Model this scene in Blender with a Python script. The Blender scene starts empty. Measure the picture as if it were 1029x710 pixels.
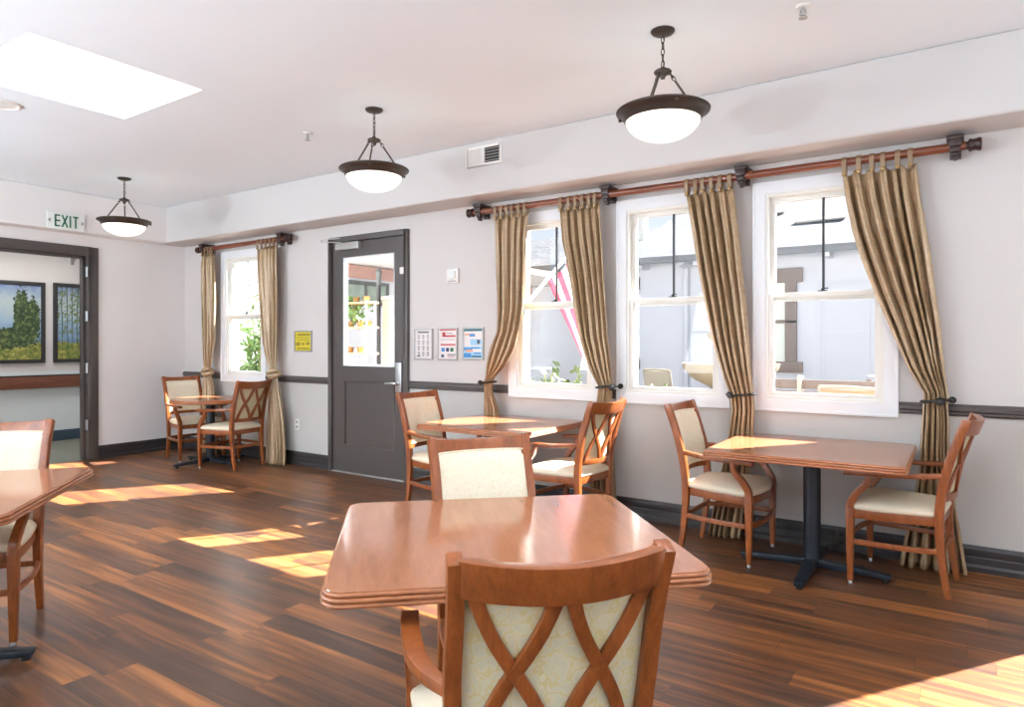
import bpy, bmesh, math, random
from mathutils import Vector, Matrix
rng = random.Random(7)
S = bpy.context.scene
COL = S.collection
PI = math.pi

# ------------------------------------------------------------------ helpers
def lin(r, g, b):
    f = lambda c: (c/255/12.92) if c/255 <= .04045 else ((c/255+.055)/1.055)**2.4
    return (f(r), f(g), f(b), 1)

class MB:
    def __init__(s): s.v = []; s.f = []; s.m = []
    def add(s, vs, fs, m=0):
        o = len(s.v); s.v += [tuple(v) for v in vs]
        for f in fs: s.f.append([i+o for i in f]); s.m.append(m)
        return s
    def box(s, x0, x1, y0, y1, z0, z1, m=0):
        return s.add([(x0,y0,z0),(x1,y0,z0),(x1,y1,z0),(x0,y1,z0),(x0,y0,z1),(x1,y0,z1),(x1,y1,z1),(x0,y1,z1)],
              [(0,3,2,1),(4,5,6,7),(0,1,5,4),(1,2,6,5),(2,3,7,6),(3,0,4,7)], m)
    def rings(s, rs, cap=True, m=0, closed=True):
        n = len(rs[0]); vs = [p for r in rs for p in r]; fs = []
        for a in range(len(rs)-1):
            for i in range(n if closed else n-1):
                j = (i+1) % n
                fs.append((a*n+i, a*n+j, (a+1)*n+j, (a+1)*n+i))
        if cap and closed:
            fs.append(tuple(range(n-1,-1,-1))); fs.append(tuple((len(rs)-1)*n+i for i in range(n)))
        return s.add(vs, fs, m)
    def sweep(s, pts, sizes, ref, m=0):
        pts = [Vector(p) for p in pts]; ref = Vector(ref); rs = []
        if not isinstance(sizes, list): sizes = [sizes]*len(pts)
        for i, p in enumerate(pts):
            t = (pts[min(i+1, len(pts)-1)]-pts[max(i-1, 0)]).normalized()
            w = (ref-t*ref.dot(t)).normalized(); h = t.cross(w)
            a, b = sizes[i][0]/2, sizes[i][1]/2
            rs.append([p-w*a-h*b, p+w*a-h*b, p+w*a+h*b, p-w*a+h*b])
        return s.rings(rs, m=m)
    def tube(s, pts, r, n=10, m=0, loop=False):
        pts = [Vector(p) for p in pts]; rs = []; N = len(pts); prev = None
        for i, p in enumerate(pts):
            t = ((pts[(i+1) % N]-pts[i-1]) if loop else (pts[min(i+1, N-1)]-pts[max(i-1, 0)])).normalized()
            if prev is None:
                prev = Vector((0,0,1)) if abs(t.z) < .9 else Vector((1,0,0))
            w = (prev-t*prev.dot(t)).normalized(); prev = w; h = t.cross(w)
            rr = r[i] if isinstance(r, list) else r
            rs.append([p+w*math.cos(2*PI*k/n)*rr+h*math.sin(2*PI*k/n)*rr for k in range(n)])
        if loop: rs.append(rs[0])
        return s.rings(rs, cap=not loop, m=m)
    def frame(s, a0, a1, c0, c1, w, d0, d1, axis='y', bottom=None, m=0):
        """picture-frame ring of member width w, between depths d0 and d1"""
        wb = w if bottom is None else bottom; rs = []
        for ins, dep in ((0, d0), (1, d0), (1, d1), (0, d1), (0, d0)):
            q = [(a0+w*ins, c0+wb*ins), (a1-w*ins, c0+wb*ins), (a1-w*ins, c1-w*ins), (a0+w*ins, c1-w*ins)]
            rs.append([(a, dep, c) if axis == 'y' else (dep, a, c) for a, c in q])
        return s.rings(rs, cap=False, m=m)
    def lathe(s, prof, c=(0,0,0), n=32, axis='z', m=0):
        rs = []
        for r, z in prof:
            r = max(r, 1e-4); ring = []
            for k in range(n):
                a = 2*PI*k/n; p = (r*math.cos(a), r*math.sin(a), z)
                if axis == 'x': p = (p[2], p[0], p[1])
                if axis == 'y': p = (p[1], p[2], p[0])
                ring.append((p[0]+c[0], p[1]+c[1], p[2]+c[2]))
            rs.append(ring)
        return s.rings(rs, m=m)
    def build(s, name, mats, parent=None, bevel=0, smooth=35, seg=2, loc=None):
        me = bpy.data.meshes.new(name)
        bm = bmesh.new()
        vs = [bm.verts.new(v) for v in s.v]
        for f, mi in zip(s.f, s.m):
            try:
                fc = bm.faces.new([vs[i] for i in f]); fc.material_index = mi
            except ValueError: pass
        bmesh.ops.remove_doubles(bm, verts=bm.verts, dist=1e-5)
        bmesh.ops.recalc_face_normals(bm, faces=bm.faces)
        if bevel:
            es = [e for e in bm.edges if len(e.link_faces) == 2 and e.calc_face_angle(0) > .6]
            bmesh.ops.bevel(bm, geom=es, offset=bevel, segments=seg, affect='EDGES', profile=.6, clamp_overlap=True)
        bm.to_mesh(me); bm.free()
        if not isinstance(mats, (list, tuple)): mats = [mats]
        for q in mats: me.materials.append(q)
        if smooth:
            for p in me.polygons: p.use_smooth = True
            me.set_sharp_from_angle(angle=math.radians(smooth))
        o = bpy.data.objects.new(name, me); COL.objects.link(o)
        if parent: o.parent = parent
        if loc: o.location = loc
        return o

def tag(o, label, cat, group=None, kind=None):
    o['label'] = label; o['category'] = cat
    if group: o['group'] = group
    if kind: o['kind'] = kind
    return o
def empty(name, label, cat, loc=(0,0,0), rz=0, group=None, kind=None):
    o = bpy.data.objects.new(name, None); COL.objects.link(o); o.empty_display_size = .1
    o.location = loc; o.rotation_euler = (0,0,rz)
    return tag(o, label, cat, group, kind)
def copy_tree(o, parent=None):
    c = o.copy(); COL.objects.link(c); c.parent = parent
    for ch in list(o.children): copy_tree(ch, c)
    return c
def interp(tab, z):
    """piecewise table [(z, a, b..)], any order"""
    t = sorted(tab)
    if z <= t[0][0]: return t[0][1:]
    for p, q in zip(t, t[1:]):
        if z <= q[0]:
            k = (z-p[0])/(q[0]-p[0]); return tuple(a+(b-a)*k for a, b in zip(p[1:], q[1:]))
    return t[-1][1:]
def catmull(pts, n):
    P = [Vector(p) for p in pts]; P = [P[0]*2-P[1]]+P+[P[-1]*2-P[-2]]; out = []
    for i in range(1, len(P)-2):
        for k in range(n):
            t = k/n; a, b, c, d = P[i-1:i+3]
            out.append(.5*((2*b)+(c-a)*t+(2*a-5*b+4*c-d)*t*t+(3*b-a-3*c+d)*t**3))
    return out+[P[-2]]

# ------------------------------------------------------------------ materials
class NT:
    def __init__(s, name):
        s.mat = bpy.data.materials.new(name); s.mat.use_nodes = True
        s.t = s.mat.node_tree; s.p = s.t.nodes['Principled BSDF']; s.out = s.t.nodes['Material Output']
    def n(s, typ, **kw):
        x = s.t.nodes.new(typ)
        for k, v in kw.items(): setattr(x, k, v)
        return x
    def l(s, a, b): s.t.links.new(a, b)
    def math(s, op, a, b=None, c=None):
        x = s.n('ShaderNodeMath', operation=op)
        for i, q in enumerate((a, b, c)):
            if q is None: continue
            if isinstance(q, (int, float)): x.inputs[i].default_value = q
            else: s.l(q, x.inputs[i])
        return x.outputs[0]
    def ramp(s, fac, stops):
        r = s.n('ShaderNodeValToRGB'); e = r.color_ramp.elements
        while len(e) < len(stops): e.new(.5)
        for q, (p, c) in zip(e, stops): q.position = p; q.color = c
        s.l(fac, r.inputs[0]); return r.outputs[0]
    def coord(s, scale=(1,1,1), rot=(0,0,0), kind='Object'):
        c = s.n('ShaderNodeTexCoord'); m = s.n('ShaderNodeMapping')
        m.inputs['Scale'].default_value = scale; m.inputs['Rotation'].default_value = rot
        s.l(c.outputs[kind], m.inputs[0]); return m.outputs[0]
    def noise(s, vec, scale=5, detail=4, rough=.55, dist=0):
        x = s.n('ShaderNodeTexNoise'); x.inputs['Scale'].default_value = scale; x.inputs['Detail'].default_value = detail
        x.inputs['Roughness'].default_value = rough; x.inputs['Distortion'].default_value = dist
        if vec is not None: s.l(vec, x.inputs['Vector'])
        return x.outputs['Fac']
    def bump(s, h, strength=.2, dist=.002):
        b = s.n('ShaderNodeBump'); b.inputs['Strength'].default_value = strength; b.inputs['Distance'].default_value = dist
        s.l(h, b.inputs['Height']); s.l(b.outputs[0], s.p.inputs['Normal'])
    def set(s, **kw):
        for k, v in kw.items(): s.p.inputs[k.replace('_', ' ')].default_value = v

def plain(name, rgb, rough=.5, metal=0, var=.05, scale=6, spec=.5, bump=0):
    m = NT(name); c = lin(*rgb)
    lo = tuple(x*(1-var) for x in c[:3])+(1,); hi = tuple(min(1, x*(1+var)) for x in c[:3])+(1,)
    f = m.noise(m.coord(), scale)
    m.l(m.ramp(f, [(.3, lo), (.7, hi)]), m.p.inputs['Base Color'])
    m.set(Roughness=rough, Metallic=metal); m.p.inputs['Specular IOR Level'].default_value = spec
    if bump: m.bump(m.noise(m.coord(), 180, 2), bump, .001)
    return m.mat

def wood(name, stops, rough=.3, scale=(1,1,1), freq=9, coat=0.0, rot=(0,0,0), bump=.05):
    m = NT(name); v = m.coord(scale, rot)
    a = m.noise(v, freq, 6, .6, .6); b = m.noise(v, freq*5, 3, .6)
    f = m.math('ADD', m.math('MULTIPLY', a, .7), m.math('MULTIPLY', b, .3))
    m.l(m.ramp(f, stops), m.p.inputs['Base Color']); m.set(Roughness=rough, Coat_Weight=coat, Coat_Roughness=.08)
    m.bump(b, bump, .0006) if bump else None; return m.mat

M = {}
M['wall'] = plain('wall_paint', (232,230,229), .75, var=.015, scale=1.2, bump=.03, spec=.3)
M['ceil'] = plain('ceiling_paint', (234,241,246), .85, var=.01, scale=1, spec=.2)
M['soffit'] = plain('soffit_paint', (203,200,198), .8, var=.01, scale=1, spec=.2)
M['white'] = plain('white_trim_paint', (236,240,243), .35, var=.01)
M['vinyl'] = plain('cream_vinyl', (232,232,226), .35, var=.015)
M['dark'] = plain('dark_taupe_paint', (76,69,66), .4, var=.04)
M['darkbase'] = plain('black_brown_base_paint', (48,44,44), .42, var=.05)
M['black'] = plain('black_metal', (32,31,32), .4, .3, var=.1)
M['blackblue'] = plain('blue_black_powder_coat', (30,36,44), .38, .2, var=.08)
M['bronze'] = plain('oil_rubbed_bronze', (66,56,50), .42, .55, var=.1)
M['steel'] = plain('brushed_steel', (186,188,190), .32, .9, var=.06)
M['alum'] = plain('grey_aluminium', (172,170,166), .4, .5, var=.04)
M['brass'] = plain('antique_brass', (150,120,80), .35, .7, var=.1)
M['plastic'] = plain('white_plastic', (232,230,226), .4, var=.02)
M['hallwall'] = plain('hall_lower_wall_paint', (222,226,225), .7, var=.02, scale=1)
M['hallupper'] = plain('hall_upper_wall_paint', (216,209,204), .75, var=.02, scale=1)
M['hallfloor'] = plain('hall_carpet', (118,117,104), .9, var=.08, scale=60)
M['hallbase'] = plain('blue_grey_base', (58,74,86), .5, var=.05)
# window wall: two paints, meeting behind the chair rail
m = NT('two_tone_wall_paint'); g = m.n('ShaderNodeNewGeometry'); sp = m.n('ShaderNodeSeparateXYZ'); m.l(g.outputs['Position'], sp.inputs[0])
up = m.ramp(m.noise(m.coord(), 1.2), [(.3, lin(206,202,199)), (.7, lin(210,206,203))])  # same paint as the other walls, darkened here to even out the lighting
lo_ = m.ramp(m.noise(m.coord(), 1.2), [(.3, lin(194,192,188)), (.7, lin(198,196,192))])
mx = m.n('ShaderNodeMix', data_type='RGBA'); m.l(m.math('GREATER_THAN', sp.outputs[2], .97), mx.inputs[0]); m.l(lo_, mx.inputs[6]); m.l(up, mx.inputs[7])
m.l(mx.outputs[2], m.p.inputs['Base Color']); m.set(Roughness=.7); m.p.inputs['Specular IOR Level'].default_value = .3
M['wall2'] = m.mat
# plank floor, boards along X
m = NT('wood_plank_floor'); c = m.n('ShaderNodeTexCoord'); sp = m.n('ShaderNodeSeparateXYZ'); m.l(c.outputs['Object'], sp.inputs[0])
W_, L_ = .14, 1.22
yr = m.math('DIVIDE', sp.outputs[1], W_); row = m.math('FLOOR', yr)
wn = m.n('ShaderNodeTexWhiteNoise', noise_dimensions='1D'); m.l(row, wn.inputs['W'])
xr = m.math('ADD', m.math('DIVIDE', sp.outputs[0], L_), m.math('MULTIPLY', wn.outputs['Value'], 7.3)); pl = m.math('FLOOR', xr)
cb = m.n('ShaderNodeCombineXYZ'); m.l(row, cb.inputs[0]); m.l(pl, cb.inputs[1])
w2 = m.n('ShaderNodeTexWhiteNoise', noise_dimensions='2D'); m.l(cb.outputs[0], w2.inputs['Vector']); rnd = w2.outputs['Value']
cb2 = m.n('ShaderNodeCombineXYZ')
m.l(m.math('ADD', m.math('MULTIPLY', sp.outputs[0], .75), m.math('MULTIPLY', rnd, 31)), cb2.inputs[0])
m.l(m.math('MULTIPLY', sp.outputs[1], 14), cb2.inputs[1]); m.l(m.math('MULTIPLY', rnd, 17), cb2.inputs[2])
big = m.noise(cb2.outputs[0], 1.3, 3, .5, .8)
cb3 = m.n('ShaderNodeCombineXYZ'); m.l(m.math('MULTIPLY', sp.outputs[0], 3), cb3.inputs[0]); m.l(m.math('MULTIPLY', sp.outputs[1], 70), cb3.inputs[1]); m.l(m.math('MULTIPLY', rnd, 9), cb3.inputs[2])
fine = m.noise(cb3.outputs[0], 1.6, 4, .6, .3)
f = m.math('ADD', m.math('ADD', m.math('MULTIPLY', rnd, .22), m.math('MULTIPLY', big, .72)), m.math('MULTIPLY', fine, .22))
colr = m.ramp(f, [(.36, lin(54,37,30)), (.50, lin(80,53,39)), (.62, lin(108,67,39)), (.74, lin(146,91,49)), (.88, lin(162,105,59))])
def edge(x, wdt):
    fr = m.math('FRACT', x); return m.math('LESS_THAN', m.math('MINIMUM', fr, m.math('SUBTRACT', 1, fr)), wdt)
seam = m.math('MAXIMUM', edge(yr, .008), edge(xr, .0012))
mx = m.n('ShaderNodeMix', data_type='RGBA'); m.l(m.math('MULTIPLY', seam, .55), mx.inputs[0]); m.l(colr, mx.inputs[6]); mx.inputs[7].default_value = lin(40,22,15)
m.l(mx.outputs[2], m.p.inputs['Base Color']); m.set(Roughness=.3); m.p.inputs['Specular IOR Level'].default_value = .38
rr = m.n('ShaderNodeMapRange'); rr.inputs[3].default_value = .24; rr.inputs[4].default_value = .42; m.l(fine, rr.inputs[0]); m.l(rr.outputs[0], m.p.inputs['Roughness'])
m.bump(fine, .08, .001); M['floor'] = m.mat
CH = [(.25, lin(98,48,20)), (.5, lin(134,71,31)), (.75, lin(164,92,45))]
M['chairwood'] = wood('cherry_chair_wood', CH, .3, (6,6,1.6), 5, .25)
M['tabletop'] = wood('cherry_laminate_top', [(.25, lin(140,86,56)), (.5, lin(156,99,67)), (.75, lin(170,112,79))], .14, (5,.7,3), 4, .1, bump=0)
M['tableedge'] = wood('moulded_oak_edge', [(.25, lin(132,76,44)), (.5, lin(160,98,60)), (.75, lin(182,118,76))], .28, (2,2,6), 6, .3)
M['rodwood'] = wood('mahogany_rod', [(.25, lin(84,40,22)), (.5, lin(112,56,32)), (.75, lin(132,70,42))], .3, (1.5,8,8), 4, .2)
M['rodbracket'] = wood('dark_walnut_bracket', [(.3, lin(38,21,18)), (.7, lin(58,33,27))], .4, (5,5,3), 5)
M['railwood'] = wood('walnut_handrail', [(.3, lin(92,50,34)), (.7, lin(128,76,52))], .35, (6,1,6), 5)
def fabric(name, c1, c2, c3, scale, rough=.9):
    m = NT(name); v = m.coord()
    d = m.noise(v, scale*.6, 2); vo = m.n('ShaderNodeTexVoronoi', feature='DISTANCE_TO_EDGE'); vo.inputs['Scale'].default_value = scale
    ad = m.n('ShaderNodeVectorMath', operation='ADD'); m.l(v, ad.inputs[0])
    nz = m.n('ShaderNodeTexNoise'); nz.inputs['Scale'].default_value = scale*.8; m.l(v, nz.inputs['Vector'])
    sc = m.n('ShaderNodeVectorMath', operation='SCALE'); sc.inputs['Scale'].default_value = .11; m.l(nz.outputs['Color'], sc.inputs[0]); m.l(sc.outputs[0], ad.inputs[1])
    m.l(ad.outputs[0], vo.inputs['Vector'])
    m.l(m.ramp(vo.outputs['Distance'], [(.02, c1), (.09, c2), (.3, c3)]), m.p.inputs['Base Color'])
    m.set(Roughness=rough, Sheen_Weight=.15); m.p.inputs['Specular IOR Level'].default_value = .2
    m.bump(m.noise(v, 400, 2), .15, .0008); return m.mat
M['brocade'] = fabric('cream_brocade', lin(226,215,188), lin(238,230,208), lin(234,225,200), 26)
M['backcloth'] = fabric('sage_gold_brocade', lin(204,192,140), lin(208,202,172), lin(200,196,168), 22)
M['vinylseat'] = plain('cream_vinyl_seat', (233,222,196), .42, var=.02)
# curtain: slubbed satin
m = NT('bronze_satin'); v = m.coord((1,1,1)); a = m.noise(m.coord((3,3,160)), 2, 3); b = m.noise(m.coord((60,60,2)), 2, 2)
f = m.math('ADD', m.math('MULTIPLY', a, .6), m.math('MULTIPLY', b, .4))
m.l(m.ramp(f, [(.3, lin(142,118,88)), (.5, lin(166,140,108)), (.7, lin(190,164,130))]), m.p.inputs['Base Color'])
m.set(Roughness=.33, Metallic=.15); m.p.inputs['Specular IOR Level'].default_value = .6; m.bump(a, .1, .001); M['curtain'] = m.mat
M['tabcloth'] = plain('bronze_satin_shaded', (136,112,84), .5, var=.12, scale=60)  # curtain satin darkened, standing in for shade on the tabs
# glass: thin pane
def glass(name, refl):
    m = NT(name); t = m.n('ShaderNodeBsdfTransparent'); t.inputs[0].default_value = (.96,.97,.97,1)
    g = m.n('ShaderNodeBsdfGlossy'); g.inputs['Roughness'].default_value = .02
    fr = m.n('ShaderNodeLayerWeight'); fr.inputs[0].default_value = .5
    mx = m.n('ShaderNodeMixShader'); m.l(m.math('ADD', .03, m.math('MULTIPLY', m.math('POWER', fr.outputs['Facing'], 5), refl)), mx.inputs[0]); m.l(t.outputs[0], mx.inputs[1]); m.l(g.outputs[0], mx.inputs[2])
    m.l(mx.outputs[0], m.out.inputs[0]); return m.mat
M['glass'] = glass('window_glass', .9)
def emit(name, rgb, st):
    m = NT(name); m.p.inputs['Emission Color'].default_value = lin(*rgb); m.p.inputs['Emission Strength'].default_value = st
    m.set(Base_Color=lin(*rgb), Roughness=.35); m.l(m.ramp(m.noise(m.coord(), 4), [(.3, lin(*rgb)), (.7, lin(*rgb))]), m.p.inputs['Base Color']); return m.mat
M['bowl'] = emit('lit_frosted_bowl', (255,249,236), .72)
m = NT('skylight_diffuser'); tr = m.n('ShaderNodeBsdfTranslucent'); m.l(m.ramp(m.noise(m.coord(), 3), [(.3, (.86,.86,.86,1)), (.7, (.9,.9,.9,1))]), tr.inputs[0]); m.l(tr.outputs[0], m.out.inputs[0]); M['diffuser'] = m.mat

# ------------------------------------------------------------------ room constants
CEIL = 3.14; SOF = 2.68; SY = -.37; SX = .22; XR = 13.2; YL = -9.0; WT = .16
WINX = [.87, 5.30, 6.36, 7.437, 9.64, 10.72]           # outer left edges of casings
CW, WZ0, WZ1 = .916, .917, 2.548
def openings_wall(u0, u1, z1, ops, put):
    """split a wall into boxes around openings (u range, z range)"""
    u = u0
    for a, b, za, zb in sorted(ops):
        put(u, a, 0, z1)
        if za > 0: put(a, b, 0, za)
        put(a, b, zb, z1); u = b
    put(u, u1, 0, z1)
def st(o, label, cat): return tag(o, label, cat, kind='structure')

IN = .085   # casing width; hole edge in the wall
b = MB(); ops = [(x+IN, x+CW-IN, WZ0+IN, WZ1-IN) for x in WINX]+[(2.95, 4.025, 0, 2.49)]
openings_wall(-WT, XR, CEIL+.3, ops, lambda a, c, z0, z1: b.box(a, c, 0, WT, z0, z1))
st(b.build('wall_right', M['wall2'], smooth=0), 'long two-tone wall with the four tall windows, pale above and greige below the dark rail', 'wall')
b = MB(); DY0, DY1, DZ = -3.05, -1.16, 2.50
openings_wall(YL, 0, CEIL+.3, [(DY0, DY1, 0, DZ)], lambda a, c, z0, z1: b.box(-WT, 0, a, c, z0, z1))
st(b.build('wall_back', M['wall'], smooth=0), 'plain pale far wall with the wide doorway to the hall', 'wall')
LW = [1.2, 3.7, 6.2, 8.7, 11.2]
b = MB(); openings_wall(-WT, XR+WT, CEIL+.3, [(x, x+1.5, .6, 2.7) for x in LW], lambda a, c, z0, z1: b.box(a, c, YL-WT, YL, z0, z1))
st(b.build('wall_left', M['wall'], smooth=0), 'pale wall opposite the long window wall, behind the viewer', 'wall')
NW = [-7.6, -4.9, -2.2]
b = MB(); openings_wall(YL, WT, CEIL+.3, [(y, y+1.4, .6, 2.7) for y in NW], lambda a, c, z0, z1: b.box(XR, XR+WT, a, c, z0, z1))
st(b.build('wall_front', M['wall'], smooth=0), 'pale end wall at the near end of the dining room', 'wall')
b = MB().box(-.06, XR+WT, YL-WT, .02, -.1, 0)
st(b.build('floor', M['floor'], smooth=0), 'red-brown wood plank floor with sun patches', 'floor')
# ceiling with the skylight hole
KX0, KX1, KY0, KY1 = 3.30, 4.37, -3.43, -2.38
SKY = [(KX0, KX1), (7.75, 8.82)]  # second opening is added, unseen, for overhead light on the foreground
b = MB().box(-WT, XR+WT, YL-WT, KY0, CEIL, CEIL+.12).box(-WT, XR+WT, KY1, WT, CEIL, CEIL+.12)
for a, c in ((-WT, SKY[0][0]), (SKY[0][1], SKY[1][0]), (SKY[1][1], XR+WT)): b.box(a, c, KY0, KY1, CEIL, CEIL+.12)
st(b.build('ceiling', M['ceil'], smooth=0), 'smooth off-white ceiling over the dining room', 'ceiling')
b = MB().box(0, XR, SY, 0, SOF, CEIL)
o = st(b.build('trim_soffit', M['soffit'], bevel=.022, seg=4), 'boxed soffit running above the window wall, holding the air vent', 'soffit')
b = MB().box(0, SX, YL, SY+.02, SOF, CEIL)
st(b.build('trim_bulkhead', M['wall'], bevel=.022, seg=4), 'boxed soffit above the hall doorway, carrying the exit sign', 'soffit')
# skylight: shaft + curb + translucent pane
for (X0, X1), lb in zip(SKY, ('square white skylight well in the ceiling, top left', 'added skylight well in the unseen ceiling above the large foreground table')):
    t = empty('window_skylight', lb, 'skylight', ((X0+X1)/2, (KY0+KY1)/2, CEIL), kind='structure')
    hx, hy = (X1-X0)/2-.006, (KY1-KY0)/2-.006
    b = MB()
    for q in ((-hx-.03, -hx, -hy, hy), (hx, hx+.03, -hy, hy), (-hx-.03, hx+.03, -hy-.03, -hy), (-hx-.03, hx+.03, hy, hy+.03)): b.box(*(max(-hx-.005, min(hx+.005, v)) if i < 2 else max(-hy-.005, min(hy+.005, v)) for i, v in enumerate(q)), -.001, .55)
    b.build('shaft', M['white'], t, smooth=0)
    b = MB().box(-hx-.03, hx+.03, -hy-.03, hy+.03, .55, .57); b.build('pane', M['diffuser'], t, smooth=0)
# chair rail, baseboards
def profile_x(prof, x0, x1, mb):   # profile (y,z) extruded along X
    mb.rings([[(x0, y, z) for y, z in prof], [(x1, y, z) for y, z in prof]])
RAIL = [(0,.945),(-.012,.945),(-.02,.955),(-.02,.968),(-.028,.978),(-.028,1.0),(-.02,1.008),(-.014,1.02),(0,1.02)]
BASE = [(0,0),(-.03,0),(-.03,.03),(-.02,.045),(-.02,.085),(-.016,.092),(-.018,.10),(-.018,.135),(-.008,.157),(0,.157)]
b = MB()
edges = [(0, WINX[0]), (WINX[0]+CW, 2.9), (4.08, WINX[1]), (WINX[3]+CW, WINX[4]), (WINX[5]+CW, XR)]
for i, (a, c) in enumerate(edges+[(WINX[1]+CW, WINX[2]), (WINX[2]+CW, WINX[3])]): profile_x(RAIL, a, c, b)
st(b.build('trim_chair_rail', M['dark'], smooth=20), 'dark chair rail along the window wall', 'chair rail')
b = MB(); profile_x(BASE, 0, 2.9, b); profile_x(BASE, 4.08, XR, b)
st(b.build('baseboard_right', M['darkbase'], smooth=20), 'dark moulded baseboard under the windows', 'baseboard')
b = MB(); P2 = [(-y, z) for y, z in BASE]
b.rings([[(x, -1.09, z) for x, z in P2], [(x, -.02, z) for x, z in P2]]); b.rings([[(x, YL, z) for x, z in P2], [(x, -3.12, z) for x, z in P2]])
st(b.build('baseboard_back', M['darkbase'], smooth=20), 'dark baseboard on the far wall beside the hall doorway', 'baseboard')

# ------------------------------------------------------------------ windows
def make_window(name, label, x, full=True):
    w = empty(name, label, 'window', (x, 0, 0), kind='structure')
    z0, z1 = WZ0, WZ1
    b = MB().frame(0, CW, z0, z1, IN, -.022, 0).frame(0, CW, z0, z1, .016, -.03, -.021)      # casing with back band
    b.build('casing', M['white'], w, bevel=.002)
    a0, a1, c0, c1 = IN-.004, CW-IN+.004, z0+IN-.004, z1-IN+.004
    MB().frame(a0, a1, c0, c1, .026, -.010, WT+.01).build('frame', M['vinyl'], w, bevel=.002)       # vinyl frame lining the hole
    zm = 1.727
    if not full:                                             # one fixed light, no meeting rail
        b = MB().frame(a0+.024, a1-.024, c0+.024, c1-.026, .036, .03, .07, bottom=.04); sa = b.build('fixed_sash', M['vinyl'], w, bevel=.003)
        MB().box(a0+.05, a1-.05, .048, .052, c0+.06, c1-.06).build('pane', M['glass'], sa, smooth=0)
        return w
    def sash(nm, y0, y1, d, e, sw, bot):
        b = MB(); a, c = a0+.024, a1-.024
        b.frame(a, c, d, e, sw, y0, y1, bottom=bot)
        s = b.build(nm, M['vinyl'], w, bevel=.003)
        ym = (y0+y1)/2
        MB().box(a+sw-.005, c-sw+.005, ym-.002, ym+.002, d+bot-.005, e-sw+.005).build('pane', M['glass'], s, smooth=0)
        return s
    lo = sash('lower_sash', .004, .042, c0+.024, zm+.028, .034, .03)
    up_ = sash('upper_sash', .046, .084, zm-.03, c1-.026, .036, .06)
    b = MB().box(CW/2-.008, CW/2+.008, .044, .056, zm+.03, c1-.06); b.build('muntin', M['black'], up_)
    b = MB().box(CW/2-.03, CW/2+.03, .012, .04, zm+.028, zm+.036); b.lathe([(.0,0),(.012,0),(.012,.014),(0,.016)], (CW/2, .028, zm+.036), 12)
    b.box(CW/2-.004, CW/2+.034, .02, .03, zm+.046, zm+.054); b.build('sash_lock', M['black'], w)
    return w
NM = ['narrow double-hung window farthest away, left of the dark door', 'double-hung window right of the three notices, flag outside', 'double-hung window, middle of the three, fountain outside', 'double-hung window above the right-hand table, roof and brown window outside', 'fixed window just beyond the right edge of the photo', 'fixed window at the near end of the window wall']
for i, x in enumerate(WINX): make_window('window_%d' % (i+1), NM[i], x, i < 4)
# unseen windows opposite, added as openings for the fill lights
for k, x in enumerate(LW):
    w = empty('window_%d' % (7+k), 'added fill-light window behind the viewer, number %d from the hall end' % (k+1), 'window', (x, YL, 0), kind='structure')
    b = MB()
    for a, c, d, e in ((0,.07,.6,2.7),(1.43,1.5,.6,2.7),(.07,1.43,2.63,2.7),(.07,1.43,.6,.67),(.07,1.43,1.6,1.65)): b.box(a, c, -.1, .02, d, e)
    b.build('frame', M['white'], w, bevel=.003); MB().box(.06, 1.44, -.05, -.045, .62, 2.68).build('pane', M['glass'], w, smooth=0)
for k, y in enumerate(NW):
    w = empty('window_%d' % (12+k), 'added fill-light window on the unseen end wall, number %d from the left wall' % (k+1), 'window', (XR, y, 0), kind='structure')
    b = MB()
    for a, c, d, e in ((0,.07,.6,2.7),(1.33,1.4,.6,2.7),(.07,1.33,2.63,2.7),(.07,1.33,.6,.67),(.07,1.33,1.6,1.65)): b.box(-.02, .1, a, c, d, e)
    b.build('frame', M['white'], w, bevel=.003); MB().box(.045, .05, .06, 1.34, .62, 2.68).build('pane', M['glass'], w, smooth=0)

# ------------------------------------------------------------------ dark exterior door
d = empty('door_1', 'dark taupe half-glass exterior door with steel lever', 'door', (0,0,0), kind='structure')
b = MB()
for a, c, e, f in ((2.897,2.95,0,2.545),(4.025,4.078,0,2.545),(2.95,4.025,2.49,2.545)): b.box(a, c, -.035, .12, e, f)
b.build('door_frame', M['dark'], d, bevel=.004)
b = MB(); LX0, LX1, LZ0, LZ1 = 2.957, 4.018, .012, 2.484; GX0, GX1, GZ0, GZ1 = 3.125, 3.885, 1.155, 2.32
y0, y1 = -.012, .032
b.box(LX0, GX0, y0, y1, LZ0, LZ1).box(GX1, LX1, y0, y1, LZ0, LZ1).box(GX0, GX1, y0, y1, LZ0, .285).box(GX0, GX1, y0, y1, 1.0, GZ0).box(GX0, GX1, y0, y1, GZ1, LZ1)
b.box(GX0, GX1, y0+.014, y1-.008, .285, 1.0)
leaf = b.build('leaf', M['dark'], d, smooth=0)
b = MB()
for a, c, e, f in ((GX0, GX0+.022, .285, 1.0), (GX1-.022, GX1, .285, 1.0), (GX0, GX1, .978, 1.0), (GX0, GX1, .285, .307)): b.box(a, c, y0-.002, y0+.018, e, f)
b.build('panel_moulding', M['dark'], leaf, bevel=.006)
b = MB()
for a, c, e, f in ((GX0, GX0+.016, GZ0, GZ1), (GX1-.016, GX1, GZ0, GZ1), (GX0, GX1, GZ1-.016, GZ1), (GX0, GX1, GZ0, GZ0+.016)): b.box(a, c, y0-.004, y1+.004, e, f)
b.build('glazing_bead', M['white'], leaf, bevel=.003)
MB().box(GX0+.01, GX1-.01, .008, .014, GZ0+.01, GZ1-.01).build('pane', M['glass'], leaf, smooth=0)
b = MB().box(3.90, 3.985, y0-.014, y0, .90, 1.20); h = b.build('lock_plate', M['steel'], d, bevel=.006)
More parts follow.
